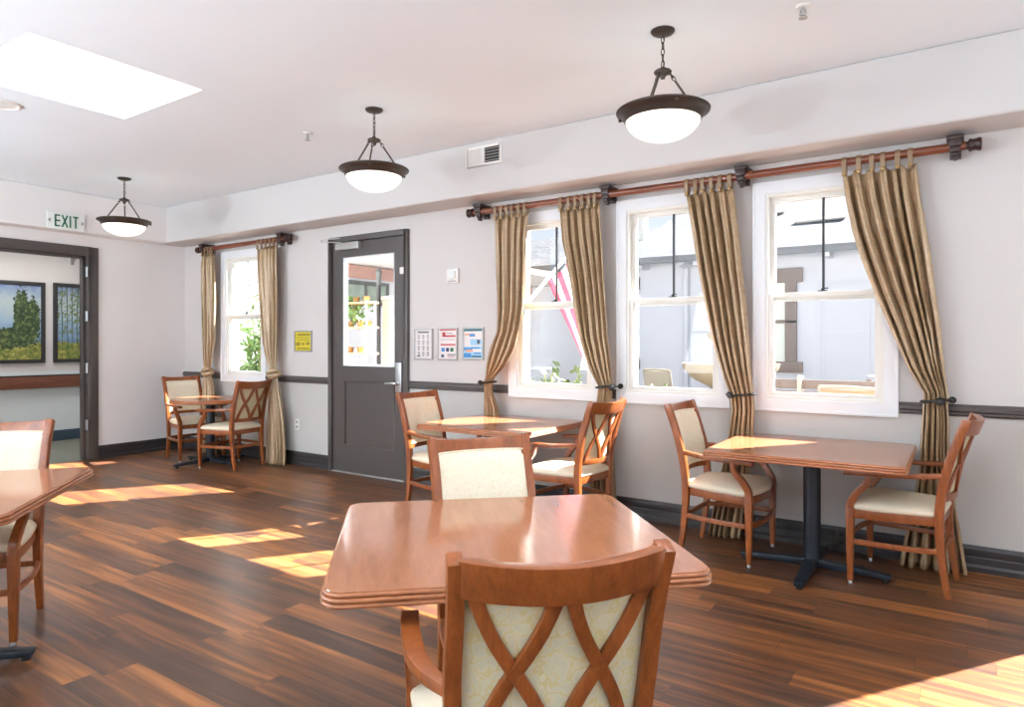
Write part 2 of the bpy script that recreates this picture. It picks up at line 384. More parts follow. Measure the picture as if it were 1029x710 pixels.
b = MB().lathe([(0,0),(.026,0),(.026,.012),(.012,.016),(.012,.05),(0,.05)], (0,0,0), 20, 'y')
b2 = MB(); b2.v = [(3.945+x, y0-.014-y, .99+z) for x, y, z in b.v]; b2.f = b.f; b2.m = b.m
b2.sweep([(3.945, y0-.058, .99), (3.88, y0-.06, .992), (3.80, y0-.056, .988), (3.79, y0-.05, .986)], [(.022,.016),(.02,.014),(.018,.012),(.016,.01)], (0,0,1))
b2.build('lever', M['steel'], d, bevel=.003)
b = MB().box(3.05, 3.41, y0-.055, y0, 2.40, 2.475); b.build('closer_body', M['alum'], d, bevel=.005)
b = MB().sweep([(3.12, -.045, 2.482), (2.99, -.10, 2.49), (2.90, -.125, 2.495)], (.008, .016), (0,0,1)); b.sweep([(2.90, -.125, 2.51), (2.97, -.09, 2.525), (3.1, -.04, 2.53)], (.008, .014), (0,0,1)); b.lathe([(0,0),(.011,0),(.011,.03),(0,.03)], (2.9, -.125, 2.488), 12)
b.build('closer_arm', M['alum'], d, bevel=.002)
b = MB().box(3.972, 4.032, y0-.024, y0, 2.095, 2.165); b.build('sensor', M['plastic'], d, bevel=.006)
b = MB().box(2.95, 4.025, -.03, .12, 0, .012); b.build('threshold', M['alum'], d, bevel=.003)

# ------------------------------------------------------------------ hall doorway and hall
d = empty('door_2', 'wide dark-framed doorway to the hall, hinges on its jamb', 'doorway', (0,0,0), kind='structure')
b = MB()
b.box(-.17, .022, -1.205, -1.09, 0, 2.545).box(-.17, .022, -3.12, -3.005, 0, 2.545).box(-.17, .022, -3.005, -1.205, 2.44, 2.545)
b.build('casing', M['dark'], d, bevel=.006)
b = MB().box(-.13, -.05, -1.235, -1.205, 0, 2.44).box(-.13, -.05, -3.005, -2.975, 0, 2.44).box(-.13, -.05, -2.975, -1.235, 2.41, 2.44)
b.build('door_stop', M['dark'], d, bevel=.003)
for z in (2.25, 1.72, 1.10, .42):
    b = MB().box(-.045, .012, -1.216, -1.204, z-.06, z+.06); b.tube([(.018, -1.218, z-.06), (.018, -1.218, z+.06)], .009, 10); b.build('hinge', M['steel'], d)
b = MB().box(-.16, -.10, -1.35, -1.29, 2.38, 2.41).box(-.15, -.12, -1.34, -1.30, 2.33, 2.38); b.build('door_holder', M['alum'], d, bevel=.004)
HX = -2.1
b = MB(); b.box(HX-.12, HX, -5, .3, 1.0, 2.9, 0).box(HX-.12, HX, -5, .3, 0, 1.0, 1)
st(b.build('wall_hall', [M['hallupper'], M['hallwall']], smooth=0), 'hall wall seen through the doorway, pictures above the handrail', 'wall')
b = MB().box(HX, -WT, .18, .3, 0, 2.9); st(b.build('wall_hall_end', M['hallupper'], smooth=0), 'end wall of the hall', 'wall')
b = MB().box(HX, -WT, -5.1, -5.0, 0, 2.9); st(b.build('wall_hall_far_end', M['hallupper'], smooth=0), 'far end wall of the hall', 'wall')
b = MB().box(HX-.1, -.06, -5, .3, -.1, 0); st(b.build('floor_hall', M['hallfloor'], smooth=0), 'grey hall carpet beyond the doorway', 'floor')
b = MB().box(HX-.1, -WT, -5, .3, 2.8, 2.9); st(b.build('ceiling_hall', M['ceil'], smooth=0), 'hall ceiling beyond the doorway', 'ceiling')
b = MB().box(HX, HX+.016, -5, .18, 0, .15); st(b.build('baseboard_hall', M['hallbase'], bevel=.004), 'blue-grey baseboard in the hall', 'baseboard')
t = empty('handrail', 'brown wooden handrail on the hall wall below the pictures', 'handrail', (HX, -2.4, .85))
MB().rings([[(x, -2.5, z) for x, z in ((.05,-.085),(.085,-.08),(.09,-.02),(.085,.06),(.075,.085),(.05,.085))], [(x, 2.4, z) for x, z in ((.05,-.085),(.085,-.08),(.09,-.02),(.085,.06),(.075,.085),(.05,.085))]]).build('rail', M['railwood'], t, smooth=25)
MB().box(.045, .082, -2.5, 2.4, .085, .1).build('top_strip', M['black'], t)
for y in (-1.9, -.7, .5, 1.6): MB().box(0, .055, y-.04, y+.04, -.05, .05).build('bracket', M['railwood'], t, bevel=.005)
def painting(name, label, y0, y1, z0, z1, kind):
    t = empty(name, label, 'painting', (HX, (y0+y1)/2, (z0+z1)/2), group='landscape paintings in the hall'); w, h = (y1-y0)/2, (z1-z0)/2; f = .05
    b = MB()
    b.frame(-w, w, -h, h, f, 0, .04, axis='x')
    b.build('frame', M['darkbase'], t, bevel=.005)
    m = NT(name+'_canvas'); c = m.n('ShaderNodeTexCoord'); sp = m.n('ShaderNodeSeparateXYZ'); m.l(c.outputs['Object'], sp.inputs[0])
    nz = m.noise(m.coord((1,1,1)), 7, 5, .65, .6); nf = m.noise(m.coord((1,1,1)), 26, 4, .7, .4)
    hz = m.math('ADD', m.math('DIVIDE', sp.outputs[2], 2*h), .5)
    sky = m.ramp(m.math('ADD', m.math('MULTIPLY', hz, .7), m.math('MULTIPLY', nz, .3)), [(.3, lin(92,120,158)), (.5, lin(150,176,194)), (.66, lin(176,188,186)), (.85, lin(112,132,176))])
    grs = m.ramp(m.math('ADD', m.math('MULTIPLY', nf, .7), m.math('MULTIPLY', nz, .35)), [(.3, lin(52,74,34)), (.5, lin(112,124,58)), (.62, lin(178,168,84)), (.75, lin(214,200,126))])
    tre = m.ramp(nf, [(.35, lin(24,38,28)), (.52, lin(62,82,48)), (.66, lin(128,138,76))])
    ny = m.math('DIVIDE', sp.outputs[1], 2*w)
    if kind == 0:
        def blob(cx, cz, rx, rz, k):
            e = m.math('ADD', m.math('POWER', m.math('DIVIDE', m.math('SUBTRACT', ny, cx), rx), 2), m.math('POWER', m.math('DIVIDE', m.math('SUBTRACT', hz, cz), rz), 2))
            return m.math('LESS_THAN', m.math('ADD', e, m.math('MULTIPLY', m.math('SUBTRACT', nf, .5), k)), 1)
        tm = m.math('MAXIMUM', blob(.25, .60, .085, .32, 3.0), m.math('MAXIMUM', blob(.36, .5, .09, .3, 3.0), m.math('MAXIMUM', blob(.1, .3, .3, .13, 2), blob(-.3, .36, .22, .2, 2.5))))
    else:
        wv = m.n('ShaderNodeTexWave', wave_type='BANDS', bands_direction='Y'); wv.inputs['Scale'].default_value = 4.5; wv.inputs['Distortion'].default_value = 2.5; m.l(m.coord((1,1,.3)), wv.inputs['Vector'])
        tm = m.math('MAXIMUM', m.math('GREATER_THAN', wv.outputs['Fac'], .93), m.math('MULTIPLY', m.math('GREATER_THAN', nf, .53), m.math('GREATER_THAN', hz, .36)))
    mx = m.n('ShaderNodeMix', data_type='RGBA'); m.l(m.math('LESS_THAN', m.math('ADD', hz, m.math('MULTIPLY', nf, .2)), .36), mx.inputs[0]); m.l(sky, mx.inputs[6]); m.l(grs, mx.inputs[7])
    m2 = m.n('ShaderNodeMix', data_type='RGBA'); m.l(m.math('MULTIPLY', tm, m.math('GREATER_THAN', hz, .17)), m2.inputs[0]); m.l(mx.outputs[2], m2.inputs[6]); m.l(tre, m2.inputs[7])
    m.l(m2.outputs[2], m.p.inputs['Base Color']); m.set(Roughness=.5)
    MB().box(.005, .02, -w+f-.005, w-f+.005, -h+f-.005, h-f+.005).build('canvas', m.mat, t, smooth=0)
painting('framed_landscape', 'large dark-framed landscape painting with one big dark tree, left in the hall', -2.0, -.85, 1.12, 2.25, 0)
painting('framed_woodland', 'dark-framed painting of slender pale trees, beside the doorway jamb', -.745, .1, 1.12, 2.26, 1)

# ------------------------------------------------------------------ dining chair
PT = [(0, .2, -.265), (.12, .2, -.245), (.25, .201, -.23), (.42, .204, -.222), (.56, .207, -.232), (.7, .213, -.258), (.85, .212, -.302), (.985, .216, -.35)]
post = lambda z: interp(PT, z)
BOW = lambda x, hx: .045*(1-(x/hx)**2)
def seat_outline(grow=0):
    pts = [(-.195, -.235), (.195, -.235)]
    pts += [(.248, -.02), (.27, .12)]
    for k in range(0, 13):
        a = -1+2*k/12; pts.append((-a*.272, .2+.055*(1-a*a)))
    pts += [(-.27, .12), (-.248, -.02)]
    return [(x*(1+grow), y*(1+grow)) for x, y in pts]
def make_chair():
    r = empty('dining_armchair', '', 'chair', group='dining armchairs')
    CWd = M['chairwood']
    for s in (-1, 1):
        pts = catmull([(s*hx, y, z) for z, hx, y in PT], 3)
        sz = [(.03+.008*min(1, p.z/.4)-.004*max(0, (p.z-.5)/.5), .03+.016*min(1, p.z/.4)-.002*max(0, (p.z-.5)/.5)) for p in pts]
        MB().sweep(pts, sz, (1,0,0)).build('rear_leg', CWd, r, bevel=.004)
        g = MB(); fl = [(s*.266, .212, z) for z in (.018, .2, .36, .44)]
        g.sweep(fl, [(.028,.028),(.036,.036),(.042,.042),(.042,.044)], (1,0,0))
        lg = g.build('front_leg', CWd, r, bevel=.004)
        MB().lathe([(0,0),(.012,0),(.013,.012),(.01,.019),(0,.019)], (s*.266, .212, 0), 12).build('glide', M['steel'], lg)
        pts = catmull([(s*.266, .212, .43), (s*.268, .208, .475), (s*.273, .172, .535), (s*.277, .128, .585), (s*.278, .112, .64)], 4)
        MB().sweep(pts, [(.04-.008*i/len(pts), .044-.012*i/len(pts)) for i in range(len(pts))], (1,0,0)).build('arm_support', CWd, r, bevel=.005)
        pts = catmull([(s*.274, .245, .646), (s*.278, .16, .652), (s*.278, .04, .656), (s*.270, -.07, .660), (s*.248, -.16, .666), (s*.213, -.236, .672)], 5)
        n = len(pts); MB().sweep(pts, [(.05 if i < n*.5 else .05-.02*(i/n-.5)/.5, .028) for i in range(n)], (1,0,0)).build('armrest', CWd, r, bevel=.007)
        # side stretcher, bowed outwards
        pts = catmull([(s*.203, -.228, .25), (s*.243, -.08, .25), (s*.262, .07, .25), (s*.266, .2, .25)], 4)
        MB().sweep(pts, (.02, .03), (1,0,0)).build('stretcher', CWd, r, bevel=.004)
    MB().sweep([(-.2, -.232, .25), (.2, -.232, .25)], (.02, .03), (0,1,0)).build('stretcher', CWd, r, bevel=.003)
    pts = catmull([(-.26, .212, .25), (-.1, .24, .25), (.1, .24, .25), (.26, .212, .25)], 4)
    MB().sweep(pts, (.02, .03), (0,1,0)).build('stretcher', CWd, r, bevel=.003)
    # apron frame
    ol = seat_outline(-.01)
    MB().rings([[(x, y, .385) for x, y in ol], [(x, y, .437) for x, y in ol]]).build('seat_rail', CWd, r, bevel=.003)
    b = MB(); rs = []
    for sc, z in ((-.03,.434),(.0,.437),(.015,.447),(.015,.456),(-.01,.468),(-.06,.478),(-.16,.487),(-.35,.496),(-.6,.501),(-.95,.503)):
        rs.append([(x, y, z) for x, y in seat_outline(sc)])
    b.rings(rs); b.build('seat', M['vinylseat'], r, smooth=60)
    # back: top rail, bottom rail, lattice, padded panel
    def rail(nm, z0, z1, th, off):
        b = MB(); rs = []
        for k in range(17):
            t = -1+k/8; ring = []
            for z, sgn in ((z0, -1), (z1, -1), (z1, 1), (z0, 1)):
                hx, y = post(z); x = t*(hx-.004); ring.append((x, y-BOW(x, hx)+off+sgn*th/2, z-(.013*(1-t*t) if z1 > .9 else 0)))
            rs.append(ring)
        return b.rings(rs).build(nm, CWd, r, bevel=.004)
    rail('top_rail', .902, .985, .040, .0); rail('bottom_rail', .525, .562, .022, 0)
    zt, zb = .915, .55
    for xa, xb in ((-.93, -.02), (-.06, -.86), (.06, .86), (.93, .02)):
        pts = []; N = 12
        for i in range(N+1):
            t = i/N; z = zt+(zb-zt)*t; hx, y = post(z); hx -= .02
            u = xa+(xb-xa)*(t+.06*math.sin(2*PI*t)*-1); x = u*hx
            pts.append((x, y-BOW(x, hx+.02)-.001, z))
        MB().sweep(pts, (.030, .016), (1,0,0)).build('back_slat', CWd, r, bevel=.003)
    b = MB(); NX, NZ = 14, 12; z0, z1 = .566, .925
    def pad(front):
        g = []
        for j in range(NZ+1):
            z = z0+(z1-z0)*j/NZ; hx, y = post(z); w = hx-.012
            for i in range(NX+1):
                t = -1+2*i/NX; x = t*w; e = (1-t**8)*(1-(2*j/NZ-1)**8)
                g.append((x, y-BOW(x, hx)+((.019+.024*e) if front else .0065), z))
        return g
    fs = []; n1 = NX+1; o2 = n1*(NZ+1)
    for j in range(NZ):
        for i in range(NX):
            q = (j*n1+i, j*n1+i+1, (j+1)*n1+i+1, (j+1)*n1+i); fs.append(q); fs.append(tuple(o2+k for k in reversed(q)))
    per = [i for i in range(n1)]+[j*n1+NX for j in range(1, NZ+1)]+[NZ*n1+i for i in range(NX-1, -1, -1)]+[j*n1 for j in range(NZ-1, 0, -1)]
    for a, c in zip(per, per[1:]+per[:1]): fs.append((a, c, o2+c, o2+a))
    G = pad(True); b.add(G+pad(False), fs)
    for i in range(len(b.f)):
        if all(k >= o2 for k in b.f[i]): b.m[i] = 1
    bp = b.build('backrest', [M['brocade'], M['backcloth']], r, smooth=50)
    MB().tube([G[k] for k in per], .005, 6, loop=True).build('piping', M['brocade'], bp)
    return r
proto = make_chair()
CH_ = [
 (7.81, -3.61, 45.5, 'lattice-backed armchair seen from behind, nearest the viewer, at the large foreground table'),
 (7.22, -2.83, -124, 'armchair facing the viewer from the far side of the large foreground table'),
 (5.14, -.70, -93, 'armchair just right of the dark door, left end of the middle window table'),
 (6.22, -.56, 84, 'armchair with lattice back at the right end of the middle window table'),
 (7.39, -.442, -92, 'armchair with white back at the left end of the right-hand window table'),
 (8.39, -.42, 85, 'armchair seen side-on at the right end of the right-hand window table, below the last curtain'),
 (4.735, -3.80, -131, 'armchair cut by the left edge of the photo, behind the near left table'),
 (.885, -.39, -95, 'armchair in the far corner, left of the small round table'),
 (1.79, -.46, 97, 'armchair with lattice back in front of the far curtain, right of the small round table')]
for i, (x, y, a, lb) in enumerate(CH_):
    c = proto if i == 0 else copy_tree(proto)
    c.location = (x, y, 0); c.rotation_euler = (0, 0, math.radians(a)); c['label'] = lb

# ------------------------------------------------------------------ tables
def outline(sx, sy, r, inset=0, n=7):
    hx, hy = sx/2-inset, sy/2-inset; r = max(r-inset, .005); out = []
    for cx, cy, a0 in ((hx-r, hy-r, 0), (-hx+r, hy-r, 90), (-hx+r, -hy+r, 180), (hx-r, -hy+r, 270)):
        for k in range(n):
            a = math.radians(a0+90*k/(n-1)); out.append((cx+r*math.cos(a), cy+r*math.sin(a)))
    return out
def table_base(t, L=.43):
    MB().lathe([(0,.03),(.05,.03),(.05,.67),(.07,.685),(.07,.70),(0,.70)], n=24).build('column', M['blackblue'], t)
    b = MB().box(-.2, .2, -.03, .03, .697, .714).box(-.03, .03, -.2, .2, .696, .7135); b.build('mounting_plate', M['blackblue'], t)
    for k in range(4):
        a = PI/2*k; c, s = math.cos(a), math.sin(a)
        pts = [(c*q, s*q, z) for q, z in ((.0,.05),(.15,.046),(.36,.036),(L,.032))]
        g = MB().sweep(pts, [(.075,.05),(.07,.044),(.06,.032),(.055,.026)], (-s,c,0)).build('base_arm', M['blackblue'], t, bevel=.008)
        MB().lathe([(0,0),(.018,0),(.02,.012),(.016,.022),(0,.022)], (c*(L-.03), s*(L-.03), 0), 12).build('foot', M['black'], g)
def make_table(name, label, x, y, rz, sx, sy, r, base_rot=0, round_=False, group='square dining tables'):
    t = empty(name, label, 'table', (x, y, 0), math.radians(rz), group)
    T = .757; dT = .012; n = 7 if not round_ else 16
    ol = lambda ins: outline(sx, sy, r, ins, n)
    rs = [[(a, c, T-.012) for a, c in ol(.012)], [(a, c, T-.001) for a, c in ol(.012)], [(a, c, T) for a, c in ol(.014)]]
    MB().rings(rs).build('tabletop', M['tabletop'], t, smooth=0)
    prof = [(.05, .702+dT), (.010, .702+dT)]
    for zc in (.709, .723, .7355):                       # three beads
        for k in range(6):
            a = -PI/2+PI*k/5; prof.append((.0105-.0075*math.cos(a)-(.002 if zc < .73 else -.003), zc+dT+.0066*math.sin(a)))
    prof += [(.0125, .7425+dT), (.016, .7425+dT), (.05, .735+dT)]
    rs = [[(a, c, z) for a, c in ol(i)] for i, z in prof]; rs.append(rs[0])
    MB().rings(rs, cap=False).build('edge_moulding', M['tableedge'], t, smooth=50)
    MB().rings([[(a, c, .7+dT) for a, c in ol(.04)], [(a, c, .73+dT) for a, c in ol(.04)]]).build('underside', M['tableedge'], t, smooth=30)
    table_base(t); return t
make_table('dining_table', 'large square table in the foreground, set corner to the wall', 7.404, -3.138, 43.5, 1.10, 1.015, .07)
make_table('dining_table', 'square table under the right-hand window, half in sunlight', 7.925, -.533, .6, 1.08, 1.0, .05)
make_table('dining_table', 'square table under the flag window, half hidden by the foreground chair', 5.595, -.535, 0, 1.05, .98, .05)
make_table('dining_table', 'square table cut off by the left edge of the photo', 5.02, -4.07, 50, 1.05, 1.05, .05)
make_table('dining_table', 'small round table in the far corner under the narrow window', 1.41, -.50, 0, .86, .86, .43, round_=True)

# ------------------------------------------------------------------ curtains, rods, holdbacks
RY, RZ, RR = -.128, 2.588, .027
def make_rod(label, x0, x1, brs):
    t = empty('curtain_rod', label, 'curtain rod', ((x0+x1)/2, RY, RZ), group='wooden curtain rods'); cx = (x0+x1)/2
    MB().tube([(x0-cx, 0, 0), (x1-cx, 0, 0)], RR, 18).build('pole', M['rodwood'], t)
    for s, x in ((-1, x0), (1, x1)):
        pr = [(0,-.004),(.024,-.004),(.024,.012),(.036,.016),(.040,.024),(.035,.034),(.035,.052),(.040,.062),(.040,.074),(.034,.08),(0,.082)]
        MB().lathe([(r, s*z) for r, z in pr], (x-cx, 0, 0), 20, 'x').build('finial', M['rodbracket'], t)
    for x in brs:
        b = MB(); X = x-cx
        b.box(X-.034, X+.034, .0, .127, .035, .06).box(X-.045, X+.045, -.046, .127, .044, .068).box(X-.03, X+.03, .10, .127, -.05, .05)
        for w, y0, z0, z1 in ((.034, -.042, .0, .046), (.028, -.036, -.034, .0), (.019, -.026, -.054, -.034), (.012, -.016, -.078, -.054)):
            b.box(X-w, X+w, y0, .035 if z1 <= 0 else .09, z0, z1)
        b.build('bracket', M['rodbracket'], t, bevel=.006)
    return t
make_rod('long wooden curtain rod spanning the three right-hand windows', 5.0, 8.712, (5.05, 6.325, 7.385, 8.66))
make_rod('short dark curtain rod above the far narrow window', .60, 2.27, (.66, 2.22))

def make_curtain(label, prof, nf, ntab, seed, tie, fabric_tie=False):
    R = random.Random(seed)
    ztop = 2.525; xm = sum(interp(prof, ztop))/2
    t = empty('curtain', label, 'curtain', (xm, RY, 0), group='bronze tab-top curtains')
    NU, NV = nf*16, 72; ph = [R.uniform(-.5, .5) for _ in range(nf+2)]; am = [R.uniform(.45, 1.35) for _ in range(nf+2)]
    def warp(u):
        k = u*nf; i = int(k); f = k-i
        a = am[i]*(1-f)+am[min(i+1, nf+1)]*f; p = ph[i]*(1-f)+ph[i+1]*f
        return a, p
    vs = []
    for j in range(NV+1):
        v = j/NV; z = ztop+(.006-ztop)*v
        a, c = interp(prof, z); w = c-a
        dz = abs(z-tie); pinch = math.exp(-(dz/.16)**2)
        A = .044*(1-.4*pinch)
        if z > 2.4: A *= .55+.45*(ztop-z)/(ztop-2.4)
        if z < .25: A *= 1+.3*(.25-z)/.25
        for i in range(NU+1):
            u = i/NU; aa, pp = warp(u)
            th = 2*PI*nf*u*1.1+pp*5.5+.7*math.sin(z*1.9+seed+u*6)
            wv = abs(math.sin(th/2)); y = A*(.3+.7*aa)*1.7*(.5-wv**.7)+.005*math.sin(3*th+z*4)
            x = a+w*(u+.22/nf/ (2*PI)*4*math.sin(2*th)*.35)
            y *= min(1, 1.2*min(u, 1-u)*nf+.35)
            vs.append((x-xm, y*(.9 if y > 0 else 1.1), z-(.03*abs(math.sin(PI*u*(ntab-1)))*max(0, 1-(ztop-z)/.3) if j < 12 else 0)))
    fs = [(j*(NU+1)+i, j*(NU+1)+i+1, (j+1)*(NU+1)+i+1, (j+1)*(NU+1)+i) for j in range(NV) for i in range(NU)]
    o = MB().add(vs, fs).build('panel', M['curtain'], t, smooth=80)
    s = o.modifiers.new('thickness', 'SOLIDIFY'); s.thickness = .003; s.offset = 0
    a, c = interp(prof, ztop)
    for k in range(ntab):
        x = a+(c-a)*(k+.3+R.uniform(-.12, .12)+ (.1 if k else 0))/(ntab-.1)-xm
        q = RR+.004; loop = [(x, -.012, 2.495), (x, -q-.002, 2.55)]+[(x, q*math.cos(g), RZ+q*math.sin(g)) for g in [PI-PI*i/8 for i in range(9)]]+[(x, q, 2.55), (x, .014, 2.50)]
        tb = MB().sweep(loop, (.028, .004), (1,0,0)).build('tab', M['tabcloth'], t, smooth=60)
        MB().lathe([(0,-.006),(.012,-.005),(.014,0),(.012,.004),(0,.005)], (x, -.03, 2.51), 12, 'y').build('button', M['brass'], tb)
    a, c = interp(prof, tie); xc = (a+c)/2-xm; w = (c-a)/2
    if fabric_tie:
        b = MB()
        for k, (dx, dz, rx) in enumerate(((0, 0, 1.0), (.02, -.022, .8), (-.02, .02, .8))):
            pts = [(xc+dx+(w*rx+.012)*math.cos(g), (.052)*math.sin(g)*rx, tie+dz+.02*math.sin(g+k)) for g in [2*PI*i/20 for i in range(20)]]
            b.tube(pts, .024, 10, loop=True)
        b.build('fabric_tie', M['curtain'], t, smooth=80)
    return t
C0 = [(2.526,.64,.90),(1.958,.646,.92),(1.393,.673,.90),(1.039,.70,.80),(.826,.67,.91),(.073,.65,.95)]
C1 = [(2.519,1.787,2.141),(1.915,1.82,2.15),(1.393,1.892,2.141),(1.105,2.005,2.123),(1.036,2.018,2.153),(.876,2.013,2.177),(.533,1.99,2.266),(.189,1.957,2.302),(.028,1.957,2.302)]
C2 = [(2.534,5.22,5.581),(2.315,5.23,5.56),(1.964,5.245,5.543),(1.702,5.253,5.533),(1.5,5.247,5.487),(1.35,5.17,5.445),(1.199,5.13,5.344),(1.082,5.125,5.214),(1.036,5.103,5.203),(.974,5.114,5.192),(.814,5.11,5.264),(.03,5.09,5.31)]
C3 = [(2.526,5.893,6.267),(2.254,5.918,6.285),(1.924,5.993,6.305),(1.679,6.034,6.324),(1.436,6.083,6.34),(1.226,6.154,6.366),(1.051,6.253,6.377),(.939,6.243,6.371),(.03,6.16,6.42)]
C4 = [(2.528,6.97,7.331),(2.454,6.987,7.341),(2.158,7.034,7.372),(1.938,7.072,7.39),(1.72,7.117,7.414),(1.432,7.179,7.437),(1.217,7.241,7.452),(1.026,7.306,7.472),(.921,7.319,7.477),(.757,7.30,7.47),(.026,7.146,7.383)]
C5 = [(2.516,8.035,8.458),(2.321,8.059,8.478),(2.126,8.096,8.506),(1.959,8.144,8.531),(1.742,8.22,8.553),(1.49,8.319,8.584),(1.242,8.415,8.605),(1.078,8.506,8.625),(1.04,8.495,8.62),(.936,8.49,8.628),(.782,8.483,8.628),(.629,8.479,8.63),(.012,8.366,8.721)]
make_curtain('narrow bronze curtain left of the far narrow window', C0, 4, 4, 1, 1.03, True)
make_curtain('bronze curtain with knotted waist, right of the far narrow window', C1, 4, 5, 2, 1.04, True)
make_curtain('bronze curtain left of the flag window, gathered towards the notices', C2, 4, 6, 3, 1.04)
make_curtain('bronze curtain right of the flag window, over the middle bracket', C3, 5, 6, 4, 1.04)
make_curtain('bronze curtain between the fountain window and the last window', C4, 5, 6, 5, 1.03)
make_curtain('bronze curtain right of the last window, widest and nearest', C5, 6, 6, 6, 1.05)
for xl, xr, z, kx, lb in ((5.10, 5.205, 1.045, 5.11, 'black holdback on the curtain beside the notices'), (6.245, 6.375, 1.05, 6.40, 'black holdback on the curtain right of the flag window'),
                      (7.30, 7.47, 1.03, 7.325, 'black holdback on the curtain between the last two windows'), (8.495, 8.62, 1.045, 8.585, 'black holdback on the rightmost curtain')):
    t = empty('curtain_holdback', lb, 'curtain holdback', ((xl+xr)/2, -.03, z), group='black curtain holdbacks'); c = (xl+xr)/2; w = (xr-xl)/2+.012
    pts = [(w*math.cos(g), -.09+.062*math.sin(g), .01*math.cos(g)) for g in [2*PI*i/28 for i in range(28)]]
    MB().tube(pts, .009, 8, loop=True).build('band', M['black'], t)
    k = kx-c
    MB().lathe([(0,0),(.02,0),(.022,.01),(.012,.016),(.012,.0),(0,0)], (k, -.175, 0), 16, 'y').lathe([(0,-.02),(.016,-.018),(.024,-.006),(.02,.008),(.01,.016),(.01,.03),(0,.03)], (k, -.165, 0), 16, 'y').build('knob', M['black'], t)
    sx = (w+.012) if k > 0 else -(w+.012)
    MB().tube([(sx, .03, 0), (sx, -.06, 0), (sx*.96, -.1, 0)], .008, 8).lathe([(0,0),(.022,0),(.022,.008),(0,.008)], (sx, .0, 0), 14, 'y').build('wall_arm', M['black'], t)

# ------------------------------------------------------------------ pendants
def make_pendant():
    r = empty('pendant_light', '', 'pendant light', group='bronze bowl pendant lights')     # origin at the ceiling
    MB().lathe([(0,-.028),(.03,-.026),(.058,-.016),(.066,-.006),(.066,0),(0,0)], n=28).build('canopy', M['bronze'], r)
    b = MB()
    for k in range(5):
        zc = -.05-.034*k; a = PI/2*k
        b.tube([(math.cos(a)*.009*math.cos(g), math.sin(a)*.009*math.cos(g), zc+.021*math.sin(g)) for g in [2*PI*i/14 for i in range(14)]], .003, 6, loop=True)
    b.tube([(.004,0,-.03),(.006,.004,-.1),(.003,-.003,-.2)], .002, 6); b.build('chain', M['bronze'], r)
    MB().lathe([(0,-.205),(.014,-.205),(.016,-.215),(.044,-.222),(.05,-.23),(.046,-.238),(.018,-.248),(.012,-.268),(0,-.27)], n=24).build('hub', M['bronze'], r)
    for k in range(3):
        a = 2*PI*k/3+.55; c, s = math.cos(a), math.sin(a)
        b = MB(); p0 = Vector((c*.04, s*.04, -.238)); p1 = Vector((c*.178, s*.178, -.442)); dr = p1-p0
        for q in (.06, .14): 
            ct = p0+dr*q; ax = Vector((-s, c, 0)) if q < .1 else dr.cross(Vector((-s,c,0))).normalized(); u = dr.normalized()
            b.tube([ct+u*.017*math.sin(g)+ax*.009*math.cos(g) for g in [2*PI*i/12 for i in range(12)]], .003, 6, loop=True)
        b.tube([p0+dr*.2, p1], .0065, 8); b.build('rod', M['bronze'], r)
    rim = [(.20,-.50),(.206,-.505),(.214,-.498),(.222,-.478),(.24,-.465),(.256,-.457),(.258,-.449),(.25,-.443),(.21,-.438),(.19,-.434),(.176,-.436),(.176,-.445),(.19,-.448),(.2,-.47)]
    rs = []
    MBr = MB(); prof = rim+[rim[0]]
    for rr_, z in prof: rs.append([(rr_*math.cos(2*PI*k/48), rr_*math.sin(2*PI*k/48), z) for k in range(48)])
    ro = MBr.rings(rs, cap=False).build('rim', M['bronze'], r, smooth=50)
    for k in range(3):
        a = 2*PI*k/3+1.2; c, s = math.cos(a), math.sin(a)
        MB().lathe([(0,-.478),(.009,-.474),(.011,-.466),(.006,-.458),(.006,-.45),(0,-.45)], (c*.245, s*.245, 0), 10).build('finial', M['bronze'], ro)
    pr = [(.0,-.614)]+[(.206*math.sin(PI/2*k/12), -.49-.124*math.cos(PI/2*k/12)) for k in range(1, 13)]+[(.205,-.48)]
    inn = [(max(0, q-.006), z+.006) for q, z in reversed(pr)]
    rs = [[(max(q, 1e-4)*math.cos(2*PI*k/40), max(q, 1e-4)*math.sin(2*PI*k/40), z) for k in range(40)] for q, z in pr+inn]
    MB().rings(rs, cap=False).build('bowl', M['bowl'], r, smooth=80)
    return r
pp = make_pendant()
for i, (x, y, lb) in enumerate(((7.315, -1.442, 'bowl pendant lamp nearest the viewer, top right'), (5.058, -1.444, 'bowl pendant lamp in the middle, before the dark door'), (1.342, -1.433, 'bowl pendant lamp farthest away, next to the exit sign'))):
    c = pp if i == 0 else copy_tree(pp); c.location = (x, y, CEIL); c['label'] = lb

# ------------------------------------------------------------------ small wall and ceiling fittings
def letters(b, txt, x0, w, gap, z0, z1, y, th, m=0, sw=.02):
    """block capitals lying on a plane facing -Y"""
    x = x0; zm = (z0+z1)/2
    def bar(a, c):
        b.sweep([(a[0], y, a[1]), (c[0], y, c[1])], (sw, th), (Vector((c[0]-a[0], 0, c[1]-a[1])).cross(Vector((0,1,0)))), m)
    for ch in txt:
        h = sw/2
        if ch == 'E':
            bar((x+h, z0), (x+h, z1))
            for z in (z0+h, zm, z1-h): bar((x, z), (x+w, z))
        if ch == 'X': bar((x, z0), (x+w, z1)); bar((x, z1), (x+w, z0))
        if ch == 'I': bar((x+h, z0), (x+h, z1)); x -= w-sw
        if ch == 'T': bar((x+w/2, z0), (x+w/2, z1)); bar((x, z1-h), (x+w, z1-h))
        x += w+gap
M['exitgreen'] = plain('exit_green', (40,110,84), .5, var=.05)
M['acrylic'] = plain('exit_panel_white', (226,230,226), .3, var=.02)
M['greymark'] = plain('grey_print', (150,148,146), .6, var=.05)
